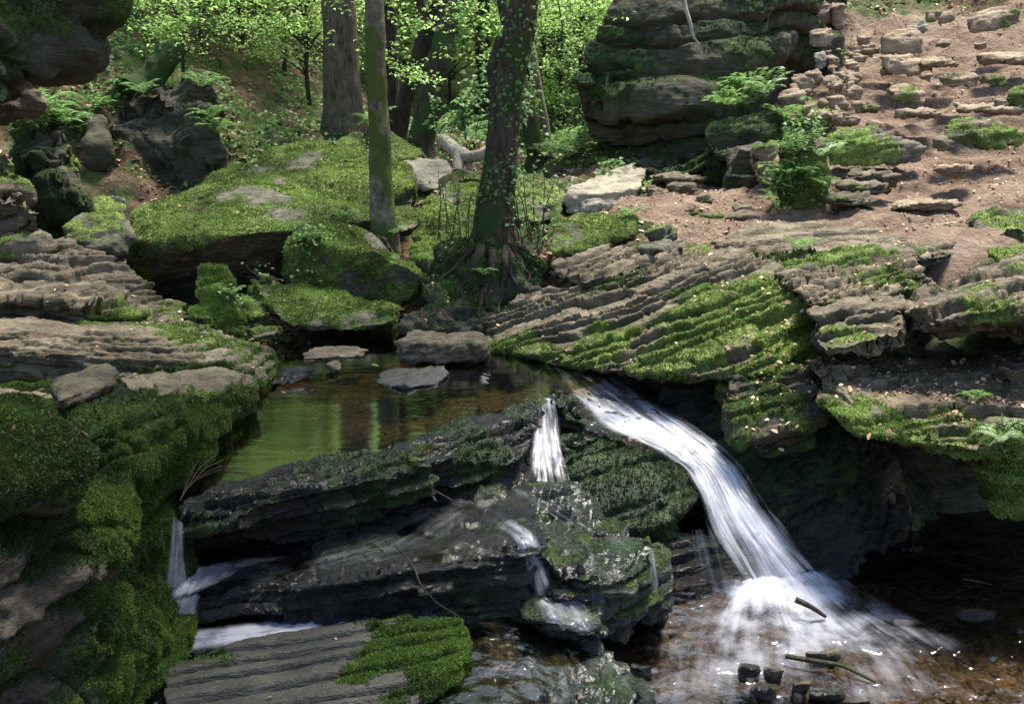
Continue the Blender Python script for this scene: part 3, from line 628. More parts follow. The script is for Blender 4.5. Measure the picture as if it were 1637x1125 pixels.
rock('mossy_boulder', 'smooth mossy boulder immediately right of the ivy tree',
  [[P(815,290,8.8),P(850,277,9.1),P(893,282,9.0),P(901,310,8.7),P(898,345,8.3),P(860,357,8.0),P(820,350,8.0),(.3,9.4,1.0),(.6,9.2,1.1)]], rough=.05, A=.02, terr=.1, moss=.25, upm=.5, smooth=5)
rock('pale_boulder', 'sunlit pale block with a sloping bare top, right of the ivy tree boulder',
  [[P(905,305,8.8),P(940,285,9.5),P(1000,263,10.2),P(1036,268,9.9),P(1030,290,9.3),P(1026,300,8.75),P(960,309,8.4),P(907,311,8.5),P(905,338,8.45),P(950,343,8.3),P(1020,328,8.65),P(1010,320,9.8)]],
  mat='pale', rough=.02, A=.02, terr=.2, t=.2, moss=-.15, upm=-.3, smooth=3, facet=.01)
rock('rock_cube', 'larger mossy cube shaped block at the top of the striped slab',
  [[P(883,362,7.3),P(920,342,7.6),P(968,340,7.7),P(975,352,7.4),P(972,388,7.1),P(915,405,6.9),P(886,410,6.9),P(881,400,7.0),P(975,395,7.5),P(925,395,7.6)]], mat='boulder', rough=.02, A=.01, terr=.1, moss=.45, upm=.3, smooth=3, dens=7000, cat='mossy block')
rock('rock_cube', 'smaller mossy cube shaped block next to the larger one, on its right',
  [[P(970,340,7.7),P(1000,337,7.8),P(1016,345,7.6),P(1013,378,7.2),P(985,385,7.1),P(972,378,7.2),P(1010,380,7.6),P(975,380,7.6)]], mat='boulder', rough=.02, A=.01, terr=.1, moss=.5, upm=.3, smooth=3, dens=7000, cat='mossy block')
# stones in the pool
rock('pool_stone', 'large flat topped stone standing at the far side of the pool',
  [[P(635,548,5.9),P(660,527,6.5),P(700,523,6.7),P(765,535,6.4),P(778,550,6.1),P(772,553,5.8),P(700,551,5.72),P(645,554,5.8),P(777,568,5.85),P(760,578,5.75),P(700,580,5.7),P(645,576,5.8),P(638,565,5.85),(-.2,6.5,.6),(-.65,6.4,.6)]],
  mat='slab', rough=.02, rs=2.5, A=.012, terr=.2, moss=-.12, upm=-.25, smooth=2, facet=.012, cat='stone', vox=.010)
rock('pool_stone', 'long low grey stone lying in the pool left of the flat topped one',
  [[P(482,562,6.0),P(510,552,6.3),P(575,551,6.3),P(592,560,6.1),P(588,572,5.95),P(500,576,5.9),P(482,574,5.9)]], mat='slab', rough=.015, A=.006, terr=.1, moss=-.2, smooth=2, cat='stone')
rock('pool_stone', 'small pointed grey stone nearer than the long low one in the pool',
  [[P(517,583,5.6),P(545,572,5.8),P(557,578,5.7),P(555,590,5.5),P(530,595,5.4),P(518,594,5.4)]], mat='slab', rough=.01, A=.004, terr=.1, moss=-.2, smooth=1, cat='stone')
rock('pool_stone', 'tiny rounded stone between the small pointed stone and the shoal',
  [[P(590,580,5.7),P(605,575,5.8),P(621,580,5.7),P(618,587,5.55),P(595,588,5.5)]], mat='slab', rough=.008, A=.004, terr=.1, moss=-.3, smooth=1, cat='stone')
rock('pool_stone', 'flat jagged grey shoal of rock barely above the middle of the pool',
  [[(*G(600,600,.70)[:2],.70),(*G(625,590,.72)[:2],.725),(*G(705,590,.72)[:2],.73),(*G(716,598,.72)[:2],.725),(*G(700,615,.7)[:2],.705),(*G(650,618,.72)[:2],.71),(*G(600,613,.7)[:2],.70)]+[(*G(a,b,.66)[:2],.62) for a,b in ((600,600),(716,598),(650,618))]],
  mat='slate', rough=.01, A=.01, terr=.5, t=.02, moss=-.4, smooth=0, cat='stone', vox=.009, fine=.006)
rock('pool_stone', 'small lump of pale rock washed by water near the lip of the pool',
  [[(*G(765,608,.7)[:2],.70),(*G(775,600,.7)[:2],.735),(*G(785,606,.7)[:2],.72),(*G(780,614,.7)[:2],.69),(*G(770,612,.7)[:2],.66)]], mat='slate', rough=.006, A=.003, terr=.1, moss=-.4, smooth=0, cat='stone')
rock('pool_stone', 'dark split slab at the corner of the left ledge, in the pool',
  [[(*G(430,608,.75)[:2],.73),(*G(475,592,.75)[:2],.79),(*G(505,592,.75)[:2],.76),(*G(500,605,.7)[:2],.72),(*G(470,617,.7)[:2],.71),(*G(430,620,.7)[:2],.70),(*G(450,610,.6)[:2],.6)]], mat='wet', rough=.01, A=.01, terr=.5, t=.03, moss=-.1, smooth=1, cat='stone')
# ---------------- right bank striped slabs ----------------
BR = nrm((-.36, .13, 1)); BR2 = nrm((-.26, .24, 1))
rock('striped_slab', 'big mossy slab of tilted stripes running down to the lip of the waterfall',
  [[P(835,485,6.6),P(880,470,6.6),P(1000,430,6.5),P(1100,395,6.9),P(1190,412,6.3),P(1245,428,5.8),P(1285,480,5.3),P(1250,545,4.95),P(1235,600,4.75),P(1160,605,4.8),
    P(1050,597,5.05),P(960,590,5.35),P(880,586,5.7),P(850,575,5.9),P(815,560,6.1),P(780,530,6.5),(1.2,7,.6),(2.2,6.8,.8),(2.0,5.4,.75)],
   [P(780,500,6.9),P(860,470,7.0),P(880,560,6.0),P(800,566,6.1),P(785,565,6.2),(.5,7,.5)]],
  mat='slab', cat='striped slab', rough=.03, rs=1.2, bed=BR, t=.055, A=.03, terr=1.3, moss=-.02, upm=.0, smooth=2, vox=.0105, dens=8000, th=.007, fine=.008, warp=.3, groove=.7,
  mfn=lambda c, n: .66*sst(c[:,0], .1, 1.2)*sst(1.46-c[:,2], 0, .25))
rock('mossy_ledge', 'grey edged ledge with moss below the two mossy cube blocks',
  [[P(887,418,6.9),P(930,400,7.1),P(1075,378,7.5),P(1180,395,7.0),P(1175,415,6.6),P(1000,440,6.4),P(930,455,6.4),P(890,440,6.6),(1.1,7.4,.9),(.5,7.2,.9)]],
  mat='slab', cat='rock ledge', rough=.03, bed=BR, t=.06, A=.035, terr=1.2, moss=.02, upm=.1, smooth=2, vox=.014)
rock('top_slab', 'bare sandstone slab in long flat steps where the path crosses, above the striped slab',
  [[P(1140,385,6.9),P(1200,362,7.5),P(1300,348,8.0),P(1440,345,7.9),P(1545,352,7.3),P(1550,395,6.4),P(1500,408,6.0),P(1380,415,5.9),P(1250,415,6.1),P(1150,405,6.5),(1.4,6.6,.9),(3.0,6.4,.9)]],
  mat='slab', cat='sandstone slab', rough=.03, rs=1.1, bed=nrm((-.10,.10,1)), t=.055, A=.05, terr=1.4, moss=-.18, upm=-.15, smooth=2, vox=.013, warp=.35)
rock('striped_slab', 'leaf strewn middle slab between the mossy striped slab and the far right slabs',
  [[P(1195,412,6.3),P(1300,408,6.2),P(1450,408,5.9),P(1470,430,5.4),P(1455,470,4.95),P(1300,490,4.9),P(1240,440,5.6),(1.8,5.6,.9),(2.6,5.4,1.0)]],
  mat='slab', cat='striped slab', rough=.04, bed=BR2, t=.05, A=.03, terr=1.5, moss=.05, upm=-.1, groove=.7, smooth=2, vox=.012)
rock('striped_block', 'protruding striped block over the dark cleft in the middle of the right bank',
  [[P(1298,495,4.75),P(1350,468,5.0),P(1440,448,5.2),P(1455,480,4.75),P(1460,545,4.45),P(1400,560,4.4),P(1320,568,4.45),P(1300,540,4.6),(1.9,5.5,.95),(2.4,5.4,1.0)]],
  mat='slab', cat='striped block', rough=.035, bed=nrm((-.2,-.05,1)), t=.06, A=.035, terr=1.1, moss=.0, upm=.1, smooth=1, vox=.0105)
rock('striped_slab', 'mossy edged slab jutting at the right edge above the deep black gap',
  [[P(1455,500,4.7),P(1470,470,5.0),P(1560,430,5.4),P(1680,395,5.8),P(1720,430,5.0),P(1700,505,4.2),P(1637,500,4.3),P(1560,495,4.4),P(1470,520,4.5),(3.0,5.6,.95),(3.9,5.2,1.0)]],
  mat='slab', cat='striped slab', rough=.04, bed=BR2, t=.05, A=.03, terr=1.5, moss=.02, upm=.1, groove=.7, smooth=2, vox=.0115)
rock('dark_block', 'dark rounded block at the right edge beside the path',
  [[P(1560,352,6.9),P(1600,338,7.2),P(1700,325,7.2),P(1720,375,6.3),P(1637,382,6.3),P(1575,380,6.4),(3.7,7.2,1.2)]], mat='boulder', cat='rock', moss=.05, A=.03, terr=.4, smooth=4)
rock('dark_block', 'low mossy ledge at the right edge just under the dark rounded block',
  [[P(1585,405,6.1),P(1640,392,6.3),P(1720,388,6.3),P(1720,415,5.7),P(1640,425,5.6),P(1595,420,5.7),(3.4,6.2,1.1)]], mat='slab', cat='rock', moss=.3, A=.03, terr=.6, smooth=2)
rock('lower_slab', 'wide lower slab with leaves on its grey top and hanging moss over the black cave',
  [[P(1285,575,4.8),P(1400,568,4.95),P(1530,565,4.95),P(1650,570,4.9),P(1700,600,4.4),P(1700,700,3.95),P(1637,725,3.85),P(1560,735,3.85),P(1420,700,3.95),P(1360,640,4.25),P(1350,690,4.1),P(1310,620,4.55),(2.4,5.0,.75),(3.6,5.0,.75)],
   down([P(1610,600,4.3),P(1720,570,4.5),P(1720,700,3.9),P(1620,690,4.0)], .45)],
  mat='slab', cat='mossy slab', rough=.035, bed=nrm((-.06,.10,1)), t=.05, A=.045, terr=1.3, moss=.02, upm=.05, smooth=2, vox=.0105, dens=11000, th=.011,
  mfn=lambda c, n: .9*sst(.92-c[:,2], 0, .12)-.25*sst(c[:,1], 4.35, 4.6))
rock('mossy_ledge', 'small dark mossy ledge with dead leaves under the corner of the striped slab',
  [[P(1172,605,4.75),P(1240,592,4.8),P(1290,585,4.8),P(1300,640,4.6),P(1290,720,4.5),P(1220,735,4.45),P(1175,690,4.55),(1.7,5.3,.5),(1.3,5.3,.6)]],
  mat='wall', cat='rock ledge', rough=.03, t=.08, A=.04, terr=.6, moss=.36, upm=.1, smooth=3, dens=9000)
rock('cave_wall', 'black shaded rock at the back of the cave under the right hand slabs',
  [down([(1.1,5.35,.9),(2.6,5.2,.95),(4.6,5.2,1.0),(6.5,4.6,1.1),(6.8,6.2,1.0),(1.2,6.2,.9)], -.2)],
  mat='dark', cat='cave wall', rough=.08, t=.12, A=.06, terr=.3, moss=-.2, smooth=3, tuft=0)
rock('wet_bank', 'wet black bank of layered rock between the waterfall and the cave',
  [[P(1050,612,5.2),P(1170,620,5.1),P(1330,680,4.85),P(1450,800,4.75),P(1430,900,4.45),P(1330,925,4.2),P(1270,890,4.22),P(1210,790,4.5),P(1130,710,4.8),P(1060,650,5.1),(1.0,5.7,-.1),(2.6,5.4,-.1),(1.2,4.6,-.1),(2.2,4.4,-.1)]],
  mat='wet', cat='wet rock', rough=.05, rs=2, bed=nrm((-.35,-.35,1)), t=.055, A=.05, terr=1.0, moss=.02, smooth=2, tuft=.35, vox=.0105, facet=.008, fs=6)
# ---------------- cascade rocks ----------------
rock('weir_ledge', 'upper right arm of the rock weir holding the pool, mossy front beside the middle fall',
  [[P(612,716,4.05),P(680,692,4.25),P(760,668,4.5),P(850,638,4.85),P(866,655,4.7),P(860,690,4.45),P(835,725,4.2),P(700,738,4.0),P(650,735,3.95),
    P(690,790,4.1),P(760,800,4.15),P(835,780,4.3),(-.6,4.5,.6),(.05,5.0,.6),(.0,4.7,.4)]],
  mat='wet', cat='rock ledge', rough=.03, rs=2, bed=nrm((-.18,.15,1)), t=.04, A=.035, terr=1.2, moss=.05, upm=-.1, smooth=1, vox=.009, dens=9000, tuft=.7, th=.008)
rock('weir_ledge', 'lower left arm of the rock weir with a thin mossy rim and black undercut front',
  [[P(285,800,3.45),P(400,775,3.7),P(560,728,4.0),P(600,722,4.02),P(690,738,3.90),P(560,772,3.66),P(440,795,3.54),P(396,812,3.47),P(692,790,3.93),P(560,862,3.72),P(440,884,3.62),P(400,880,3.6),(-.7,4.3,.45),(-1.2,3.9,.45)],
   [P(285,805,3.44),P(400,790,3.6),P(396,822,3.44),P(300,838,3.36),P(280,832,3.34),P(300,852,3.38),P(392,846,3.46),(-1.3,3.9,.55),(-.9,3.9,.55)]],
  mat='wet', cat='rock ledge', rough=.02, rs=2, bed=nrm((-.16,.15,1)), t=.04, A=.035, terr=1.2, moss=.05, upm=-.05, smooth=1, vox=.009, dens=9000, tuft=.7, th=.008)
rock('under_rock', 'dark rock under the weir behind the brown strip of water',
  [down([(-1.5,3.75,.52),(-.6,4.0,.52),(.05,4.4,.55),(.2,4.9,.55),(-1.5,5,.5)], .1)], mat='wet', cat='rock', rough=.03, A=.03, tuft=0, moss=-.2, vox=.013)
rock('weir_tongue', 'small wet slab jutting left under the weir beside the narrow waterfall',
  [[P(288,838,3.42),P(392,822,3.5),P(392,838,3.4),P(300,868,3.36),P(286,860,3.36),P(350,850,3.7)]], mat='wet', cat='rock', rough=.015, A=.01, t=.04, moss=-.1, smooth=1, tuft=.3)
BT = nrm((-.14, .12, 1))
rock('stepped_ledge', 'long wet stepped ledge crossing the cascade below the weir',
  [[P(290,968,3.36),P(361,942,3.42),P(579,903,3.52),P(700,890,3.50),P(838,878,3.50),P(300,912,3.60),P(450,884,3.76),P(600,860,3.88),P(690,795,4.1),P(845,765,4.4),
    P(290,1000,3.33),P(640,975,3.49),P(835,985,3.42),(-1.2,3.6,-.1),(-1.2,3.33,-.1),(.05,3.4,-.1),(.1,4.4,-.1)]],
  mat='wet', cat='stepped rock', rough=.03, rs=2, bed=BT, t=.045, A=.04, terr=1.1, moss=-.12, smooth=1, vox=.0088, tuft=.25, facet=.006, fs=9, warp=.35, fine=.018)
rock('center_rock', 'chunky wet rock in the middle of the cascade with green algae on its top',
  [[P(760,790,4.25),P(850,765,4.4),P(900,785,4.25),P(930,830,4.0),P(1025,860,3.85),P(1040,880,3.7),P(1030,905,3.55),P(1000,925,3.45),P(930,925,3.45),P(890,905,3.52),P(845,870,3.68),
    P(1000,1030,3.42),P(950,1025,3.4),P(890,980,3.5),P(1055,960,3.6),(.0,4.2,-.1),(.5,4.0,-.1)]],
  mat='algae', cat='wet rock', rough=.04, rs=2.2, bed=BT, t=.055, A=.05, terr=1.0, moss=-.03, smooth=1, vox=.0090, tuft=.3, facet=.01, fs=7, warp=.4)
rock('waterfall_rock', 'dark mossy rock block between the middle fall and the main waterfall',
  [[P(900,690,4.75),P(1000,690,4.85),P(1100,730,4.6),P(1098,800,4.4),P(1060,850,4.3),P(990,850,4.25),P(920,830,4.3),P(880,760,4.45),(.2,4.7,.0),(.9,4.7,.0),(.9,5.2,.5)]],
  mat='wet', cat='rock', rough=.04, t=.10, A=.035, terr=.6, moss=.18, smooth=2, vox=.010, dens=5000, th=.012)
rock('lip_rock', 'small mossy rock standing at the pool lip between the two upper falls',
  [[P(868,625,5.0),P(895,612,5.1),P(908,625,5.05),P(908,650,4.85),P(900,680,4.75),P(940,690,4.75),P(945,660,4.85),P(880,660,4.8),P(865,650,4.85),(.3,5.3,.5)]],
  mat='wet', cat='rock', rough=.04, t=.07, A=.03, terr=.5, moss=.15, smooth=2, vox=.0095)
rock('lower_step', 'low wet step behind the foot of the main waterfall',
  [[P(1050,855,4.3),P(1150,845,4.35),P(1210,855,4.25),P(1215,930,4.1),P(1070,945,4.05),P(1048,935,4.08),(.6,4.7,-.1),(1.2,4.6,-.1)]],
  mat='wet', cat='rock', rough=.03, t=.06, A=.03, moss=.0, smooth=2, tuft=.3)
rock('side_rock', 'narrow green wet rock running down right of the middle rock',
  [[P(1030,870,3.85),P(1062,868,3.85),P(1076,920,3.75),P(1070,970,3.65),P(1035,985,3.58),P(1028,920,3.7),(.55,4.0,-.1)]], mat='algae', cat='rock', rough=.02, A=.02, t=.08, moss=.15, smooth=2, tuft=.3)
rock('foreground_slab', 'grey cracked foreground slab with a green mossy right edge and fallen leaves',
  [down([G(262,1060,.235),G(380,1020,.243),G(470,1006,.247),G(650,984,.258),G(738,992,.262),G(752,1020,.262),G(735,1062,.255),G(640,1140,.25),G(560,1200,.245),G(255,1260,.235)], -.1)],
  mat='slate', cat='slate slab', rough=.006, rs=1.5, bed=nrm((-.10,.25,1)), t=.026, A=.012, terr=.85, moss=-.35, upm=0, smooth=2, vox=.0072, warp=.13, fine=.005, dens=38000, th=.009, groove=1.3, brk=0,
  mfn=lambda c, n: 1.15*sst(c[:,0]+.22*fbm(c*5, 4)+.35*(c[:,1]-3.05), -.66, -.36))
rock('slate_step', 'wet algae covered slate steps at the bottom centre, right of the grey slab',
  [[P(740,1000,3.42),P(830,985,3.55),P(930,1000,3.5),P(1000,1045,3.3),P(1060,1100,3.05),P(1080,1200,2.7),P(640,1200,2.6),P(700,1090,2.95),(-.2,3.3,-.2),(.4,3.5,-.2),(.5,2.6,-.2)]],
  mat='algae', cat='slate', rough=.03, rs=2, bed=nrm((-.06,.18,1)), t=.028, A=.03, terr=1.8, moss=-.12, smooth=1, vox=.0085, tuft=.0, facet=.006, fs=6, warp=.4)
rock('low_rock', 'low rounded wet rock under a thin sheet of water in the channel',
  [[P(835,965,3.45),P(900,958,3.5),P(960,985,3.4),P(965,1010,3.3),P(880,1000,3.3),P(840,990,3.35),(.1,3.6,-.1),(.3,3.6,-.1)]], mat='wet', cat='rock', rough=.02, A=.015, moss=.1, smooth=4, tuft=.3)
rock('cascade_ramp', 'black wet rock ramp under the upper cascade left of the wet bank',
  [down([G(870,606,.655),G(960,600,.66),G(1060,660,.58),G(1130,705,.50),G(1100,735,.46),G(1000,700,.53),G(920,680,.58)], .1)], mat='wet', cat='wet rock', rough=.02, A=.02, t=.05, bed=nrm((-.1,-.3,1)), terr=1, moss=-.15, tuft=0, smooth=2, vox=.011)
# ---------------- right hand cliff ----------------
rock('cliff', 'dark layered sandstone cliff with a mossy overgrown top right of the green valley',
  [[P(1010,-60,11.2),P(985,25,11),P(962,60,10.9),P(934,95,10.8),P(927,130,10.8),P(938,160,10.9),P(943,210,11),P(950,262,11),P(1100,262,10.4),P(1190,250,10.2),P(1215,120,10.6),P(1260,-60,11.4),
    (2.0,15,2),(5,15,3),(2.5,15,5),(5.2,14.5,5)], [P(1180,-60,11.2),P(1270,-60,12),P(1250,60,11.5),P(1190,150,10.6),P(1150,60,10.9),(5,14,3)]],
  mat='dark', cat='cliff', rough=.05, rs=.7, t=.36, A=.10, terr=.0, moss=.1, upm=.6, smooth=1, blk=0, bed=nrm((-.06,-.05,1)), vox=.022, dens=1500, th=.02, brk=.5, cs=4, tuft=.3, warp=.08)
rock('rock_ledge', 'mossy sloping ledge along the foot of the dark right cliff',
  [down([P(955,268,10.6),P(1040,232,10.9),P(1120,205,10.9),P(1200,205,10.5),P(1240,250,10),P(1160,262,9.9),P(1040,285,9.9),P(975,285,10.2)], 1.5)], mat='dark', cat='rock ledge', rough=.06, t=.2, A=.06, moss=.25, upm=.35, smooth=2, blk=.05)
rock('mossy_boulder', 'dark block with a green fern topped crest at the right foot of the cliff',
  [[P(1125,215,9.7),P(1150,180,10),P(1210,165,10),P(1238,185,9.8),P(1242,215,9.5),P(1235,248,9.3),P(1150,250,9.4),P(1122,235,9.6),(3.1,10.8,1.9),(2.4,10.8,1.9)]], mat='dark', rough=.06, t=.25, A=.05, moss=.2, upm=.5, smooth=2, blk=.05)
rock('rock_block', 'squarish dark block in the recess left of the pale cube',
  [down([P(1155,245,9.3),P(1215,240,9.3),P(1218,282,8.9),P(1160,280,8.9)], 1.5)], mat='dark', cat='rock', rough=.03, t=.3, A=.03, moss=0, smooth=2)
rock('pale_block', 'pale brown upright block standing beside the fern clump',
  [[P(1207,245,8.9),P(1235,235,9.1),P(1246,245,8.8),P(1245,285,8.5),P(1220,292,8.4),P(1208,285,8.5),P(1240,280,9)]], mat='slope', cat='rock', rough=.02, t=.3, A=.01, moss=-.2, smooth=2)
def stone(label, x0, y0, x1, y1, Y, mat='slope', tilt=0, flat=.5, name='stone', cat='stone', **k):
    """an angular stone whose seen outline fills the given picture box at distance Y; as deep as it is wide"""
    rg = random.Random(hash_name(label)); pts = []
    W = (x1-x0)/F*Y; dp = max(.05, W*.45)
    T = rg.choice([((0,.25,0),(.04,1,-.1),(.55,1.0,-.4),(.97,.9,0),(1,.3,.1),(.8,0,.7),(.2,.05,.7),(.5,.42,-.4)),
      ((0,.6,0),(.1,1,-.1),(.9,1,-.3),(1,.5,0),(.93,.12,.5),(.35,0,.7),(.05,.3,.4),(.75,.4,-.35),(.2,.55,-.25)),
      ((0,.15,.1),(.06,.95,-.3),(.5,1,-.35),(.95,.9,.1),(1,.45,.2),(.6,.0,.7),(.15,.0,.6),(.3,.35,-.35))])
    for fx, fy, fd in T:
        fx += rg.uniform(-.08,.08)*(0 if fx in (0,1) else 1); fy2 = fy+tilt*(fx-.5)+rg.uniform(-.06,.06)
        pts.append(P(x0+(x1-x0)*fx, y0+(y1-y0)*min(1.05,max(-.05,fy2)), Y+fd*dp))
    pts += [off(p, 0, dp*.4, -.08) for p in pts[4:8]]
    a = dict(rough=.012, rs=3, A=.012, t=.08, terr=.5, moss=-.15, upm=.0, smooth=0, facet=.006, fs=5, fine=.006, cs=3); a.update(k)
    return rock(name, label, [pts], mat=mat, cat=cat, **a)
Q = 'slope rocks'
stone('upper left block of the pale stack at the top of the dirt slope', 1302, 0, 1335, 45, 12.6, moss=-.1)
stone('upper right block of the pale stack at the top of the dirt slope', 1328, 2, 1358, 50, 12.5)
stone('lower cracked block of the pale stack at the top of the dirt slope', 1292, 44, 1335, 78, 12.0)
stone('bright white faced block half way down the rib of dirt', 1299, 80, 1325, 113, 11.6, mat='pale')
stone('brown block on the rib with a rounded edge, upper of the pair', 1262, 118, 1302, 148, 11.0)
stone('brown block low on the rib above the fern clump', 1246, 142, 1292, 172, 10.6)
stone('small brown wedge right of the rib blocks', 1290, 108, 1318, 138, 11.2)
stone('squarish brown boulder high on the dirt slope', 1408, 46, 1475, 88, 11.8, moss=-.05)
stone('slab with a pale flat top directly below the squarish brown boulder', 1408, 85, 1496, 120, 11.2, flat=.3, moss=.1, upm=-.1)
stone('thin slab edge under the pale topped slab', 1470, 112, 1492, 132, 10.8)
stone('pale tilted slab with green moss on its left end', 1418, 130, 1482, 170, 10.3, tilt=.5, moss=.1)
stone('large tilted slab near the top right corner', 1546, 12, 1632, 52, 12.2, tilt=-.6, moss=-.05)
stone('pointed angular rock left of the large tilted slab', 1478, 10, 1510, 38, 12.6, tilt=-.3)
stone('leaning angular rock beside the pointed one', 1500, 14, 1528, 44, 12.4, tilt=-.4)
stone('small pale wedge of rock behind the squarish boulder', 1450, 32, 1484, 54, 12.2, mat='pale')
stone('dark half buried stone right of the squarish boulder', 1496, 62, 1522, 76, 11.8)
stone('flat dark stone under the large tilted slab', 1554, 66, 1582, 76, 11.8)
stone('low ledge of rock across the dirt slope, left half', 1498, 116, 1568, 142, 10.4, moss=.05)
stone('low ledge of rock across the dirt slope, right half', 1560, 118, 1615, 138, 10.5, moss=.15)
stone('long rounded boulder with a dark green face above the path', 1318, 208, 1484, 268, 8.7, mat='boulder', smooth=6, moss=.1, upm=.1, name='long_boulder', cat='boulder')
stone('ledge with a dark hollow at the right edge above the path', 1508, 190, 1640, 238, 8.9, mat='slab', moss=.1, blk=.04, name='rock_ledge', cat='rock ledge')
stone('grey stone sticking out of the dirt left of the hollow ledge', 1490, 218, 1530, 240, 8.8, mat='slab')
stone('mossy lump at the right edge of the dirt slope', 1612, 138, 1660, 170, 9.8, mat='boulder', moss=.8, name='mossy_stone')
stone('striped outcrop right of the fern clump, upper step', 1350, 272, 1440, 292, 8.0, mat='slab', t=.04, A=.03, name='striped_rock')
stone('striped outcrop right of the fern clump, middle step', 1335, 290, 1430, 308, 7.8, mat='slab', t=.04, A=.03, name='striped_rock')
stone('striped outcrop right of the fern clump, bottom step', 1325, 306, 1405, 330, 7.6, mat='slab', t=.04, A=.03, name='striped_rock')
stone('rounded path stone touching the pale sunlit block', 1030, 294, 1068, 318, 8.9, mat='slab', smooth=4)
stone('oblong path stone right of the rounded one', 1066, 290, 1119, 309, 9.0, mat='slab', smooth=3)
stone('mossy stone in the middle of the path steps', 1086, 311, 1130, 331, 8.5, mat='slab', moss=.25)
stone('pointed stone in the middle of the path steps', 1115, 311, 1140, 332, 8.3, mat='slab')
stone('long flat step stone below the pointed one', 1078, 331, 1135, 354, 8.0, mat='slab', moss=.1)
stone('small step stone on the left of the path', 1044, 318, 1090, 336, 8.4, mat='slab', moss=.2)
stone('dark edged step below the pale upright block', 1170, 324, 1210, 340, 8.1, mat='slab')
stone('broad dark edged step at the head of the bare slab', 1158, 340, 1218, 356, 7.8, mat='slab')
stone('curved step stone near the stump', 1118, 338, 1160, 358, 7.9, mat='slab')
stone('long low step at the cliff foot', 1040, 277, 1130, 292, 9.5, mat='slab', moss=.1)
stone('flat stone at the far end of the path', 905, 270, 950, 284, 10.6, mat='pale')
stone('second flat stone at the far end of the path', 900, 282, 940, 296, 10.0, mat='pale', moss=.1)
stone('little grey stone lying alone on the path', 1524, 270, 1538, 280, 8.2, mat='pale')
stone('mossy hump of rock under the fern clump', 1235, 225, 1330, 335, 7.9, mat='boulder', moss=.75, smooth=6, name='mossy_boulder', cat='boulder')
for i, (x, y, s, Y) in enumerate([(1340,165,16,10.4),(1365,150,14,10.7),(1330,130,18,11),(1375,92,12,11.6),(1320,185,14,9.9),(1380,60,12,12.2),
     (1540,170,16,9.8),(1495,182,12,9.5),(1600,165,12,9.7),(1360,190,14,9.6)]):
    stone('one of the loose brown stones lying about the dirt slope', x-s, y-s*.6, x+s, y+s*.5, Y, group=None, vox=.014, tuft=0, smooth=0)['group'] = 'loose stones on the dirt slope'
rgs = random.Random(77)
for i in range(46):
    x, y = rgs.gauss(1350, 34), rgs.uniform(70, 205); x += (205-y)*.12-10; s_ = rgs.uniform(5, 13); Yr = 12.6-(y-40)*.0185
    stone('one of the angular brown stones of the rubble rib crossing the dirt slope', x-s_, y-s_*.55, x+s_, y+s_*.55, Yr, vox=.016, tuft=0)['group'] = 'rubble rib on the dirt slope'
for lab, a, b, c_, d, Yr in [('flat ledge breaking through the dirt under the top right corner slab', 1560, 84, 1650, 102, 11.3), ('flat ledge breaking through the dirt left of the low cross ledge', 1430, 172, 1500, 186, 9.8),
   ('thin ledge in the dirt above the hollow ledge at the right', 1530, 164, 1640, 180, 9.7), ('thin ledge at the edge of the trodden path, right of the long boulder', 1490, 262, 1560, 274, 8.2),
   ('flat ledge high in the dirt between the two tilted slabs', 1470, 92, 1540, 106, 11.1), ('broad ledge in the dirt just behind the bare slab steps', 1420, 318, 1540, 334, 7.5)]:
    stone(lab, a, b, c_, d, Yr, t=.04, A=.02, tuft=.3, name='rock_ledge', cat='rock ledge')
# lower stream stones
for lab, x0, y0, x1, y1, Y, mt in [
  ('dark wet stone lying in the water near the right edge', 1528,962,1592,988,3.75,'wet'), ('brown stone above the little gravel bar in the lower stream', 1288,1022,1338,1050,3.4,'slab'),
  ('round black pebble at the foot of the green side rock', 1048,972,1064,984,3.75,'wet'), ('shiny grey stone below the middle rock', 1005,1042,1045,1075,3.3,'algae'),
  ('thin wet slate at the left end of the gravel bar', 1183,1052,1212,1068,3.3,'wet'), ('small brown slate in the gravel bar, left', 1222,1058,1256,1072,3.25,'slab'),
  ('small brown slate in the gravel bar, middle', 1262,1080,1296,1094,3.2,'slab'), ('flat wet slate at the bottom of the gravel bar', 1300,1092,1352,1110,3.15,'wet'),
  ('small wet slate touching the bottom edge of the gravel bar', 1202,1088,1240,1102,3.18,'wet'), ('dark stone at the bottom edge of the picture near the gravel bar', 1345,1105,1395,1125,3.1,'wet'),
  ('thin slate on top of the middle rock, upper', 955,845,985,855,3.85,'wet'), ('broader thin slate on top of the middle rock, lower', 948,853,1000,868,3.8,'wet'),
  ('little upright stone standing on the terrace below the weir', 505,880,520,902,3.6,'wet'), ('little lying stone on the terrace left of the upright one', 410,893,432,905,3.5,'wet'),
  ('orange brown slate on the mossy rock beside the upper cascade', 1003,692,1032,706,4.7,'slope'), ('orange stone under the clear water right of the foam', 1428,978,1480,1000,3.75,'slope'),
  ('small stone at the far shore of the lower stream', 1535,908,1560,920,4.25,'slope')]:
    y0 = y0+(y1-y0)*(.52 if 'gravel bar' not in lab else .66)
    stone(lab, x0, y0, x1, y1, Y, mat='wall' if mt == 'slab' else mt, tuft=0, vox=.0045, rough=.010, rs=9, A=.002, t=.012, facet=.002, fine=.002, smooth=3, moss=-.5)
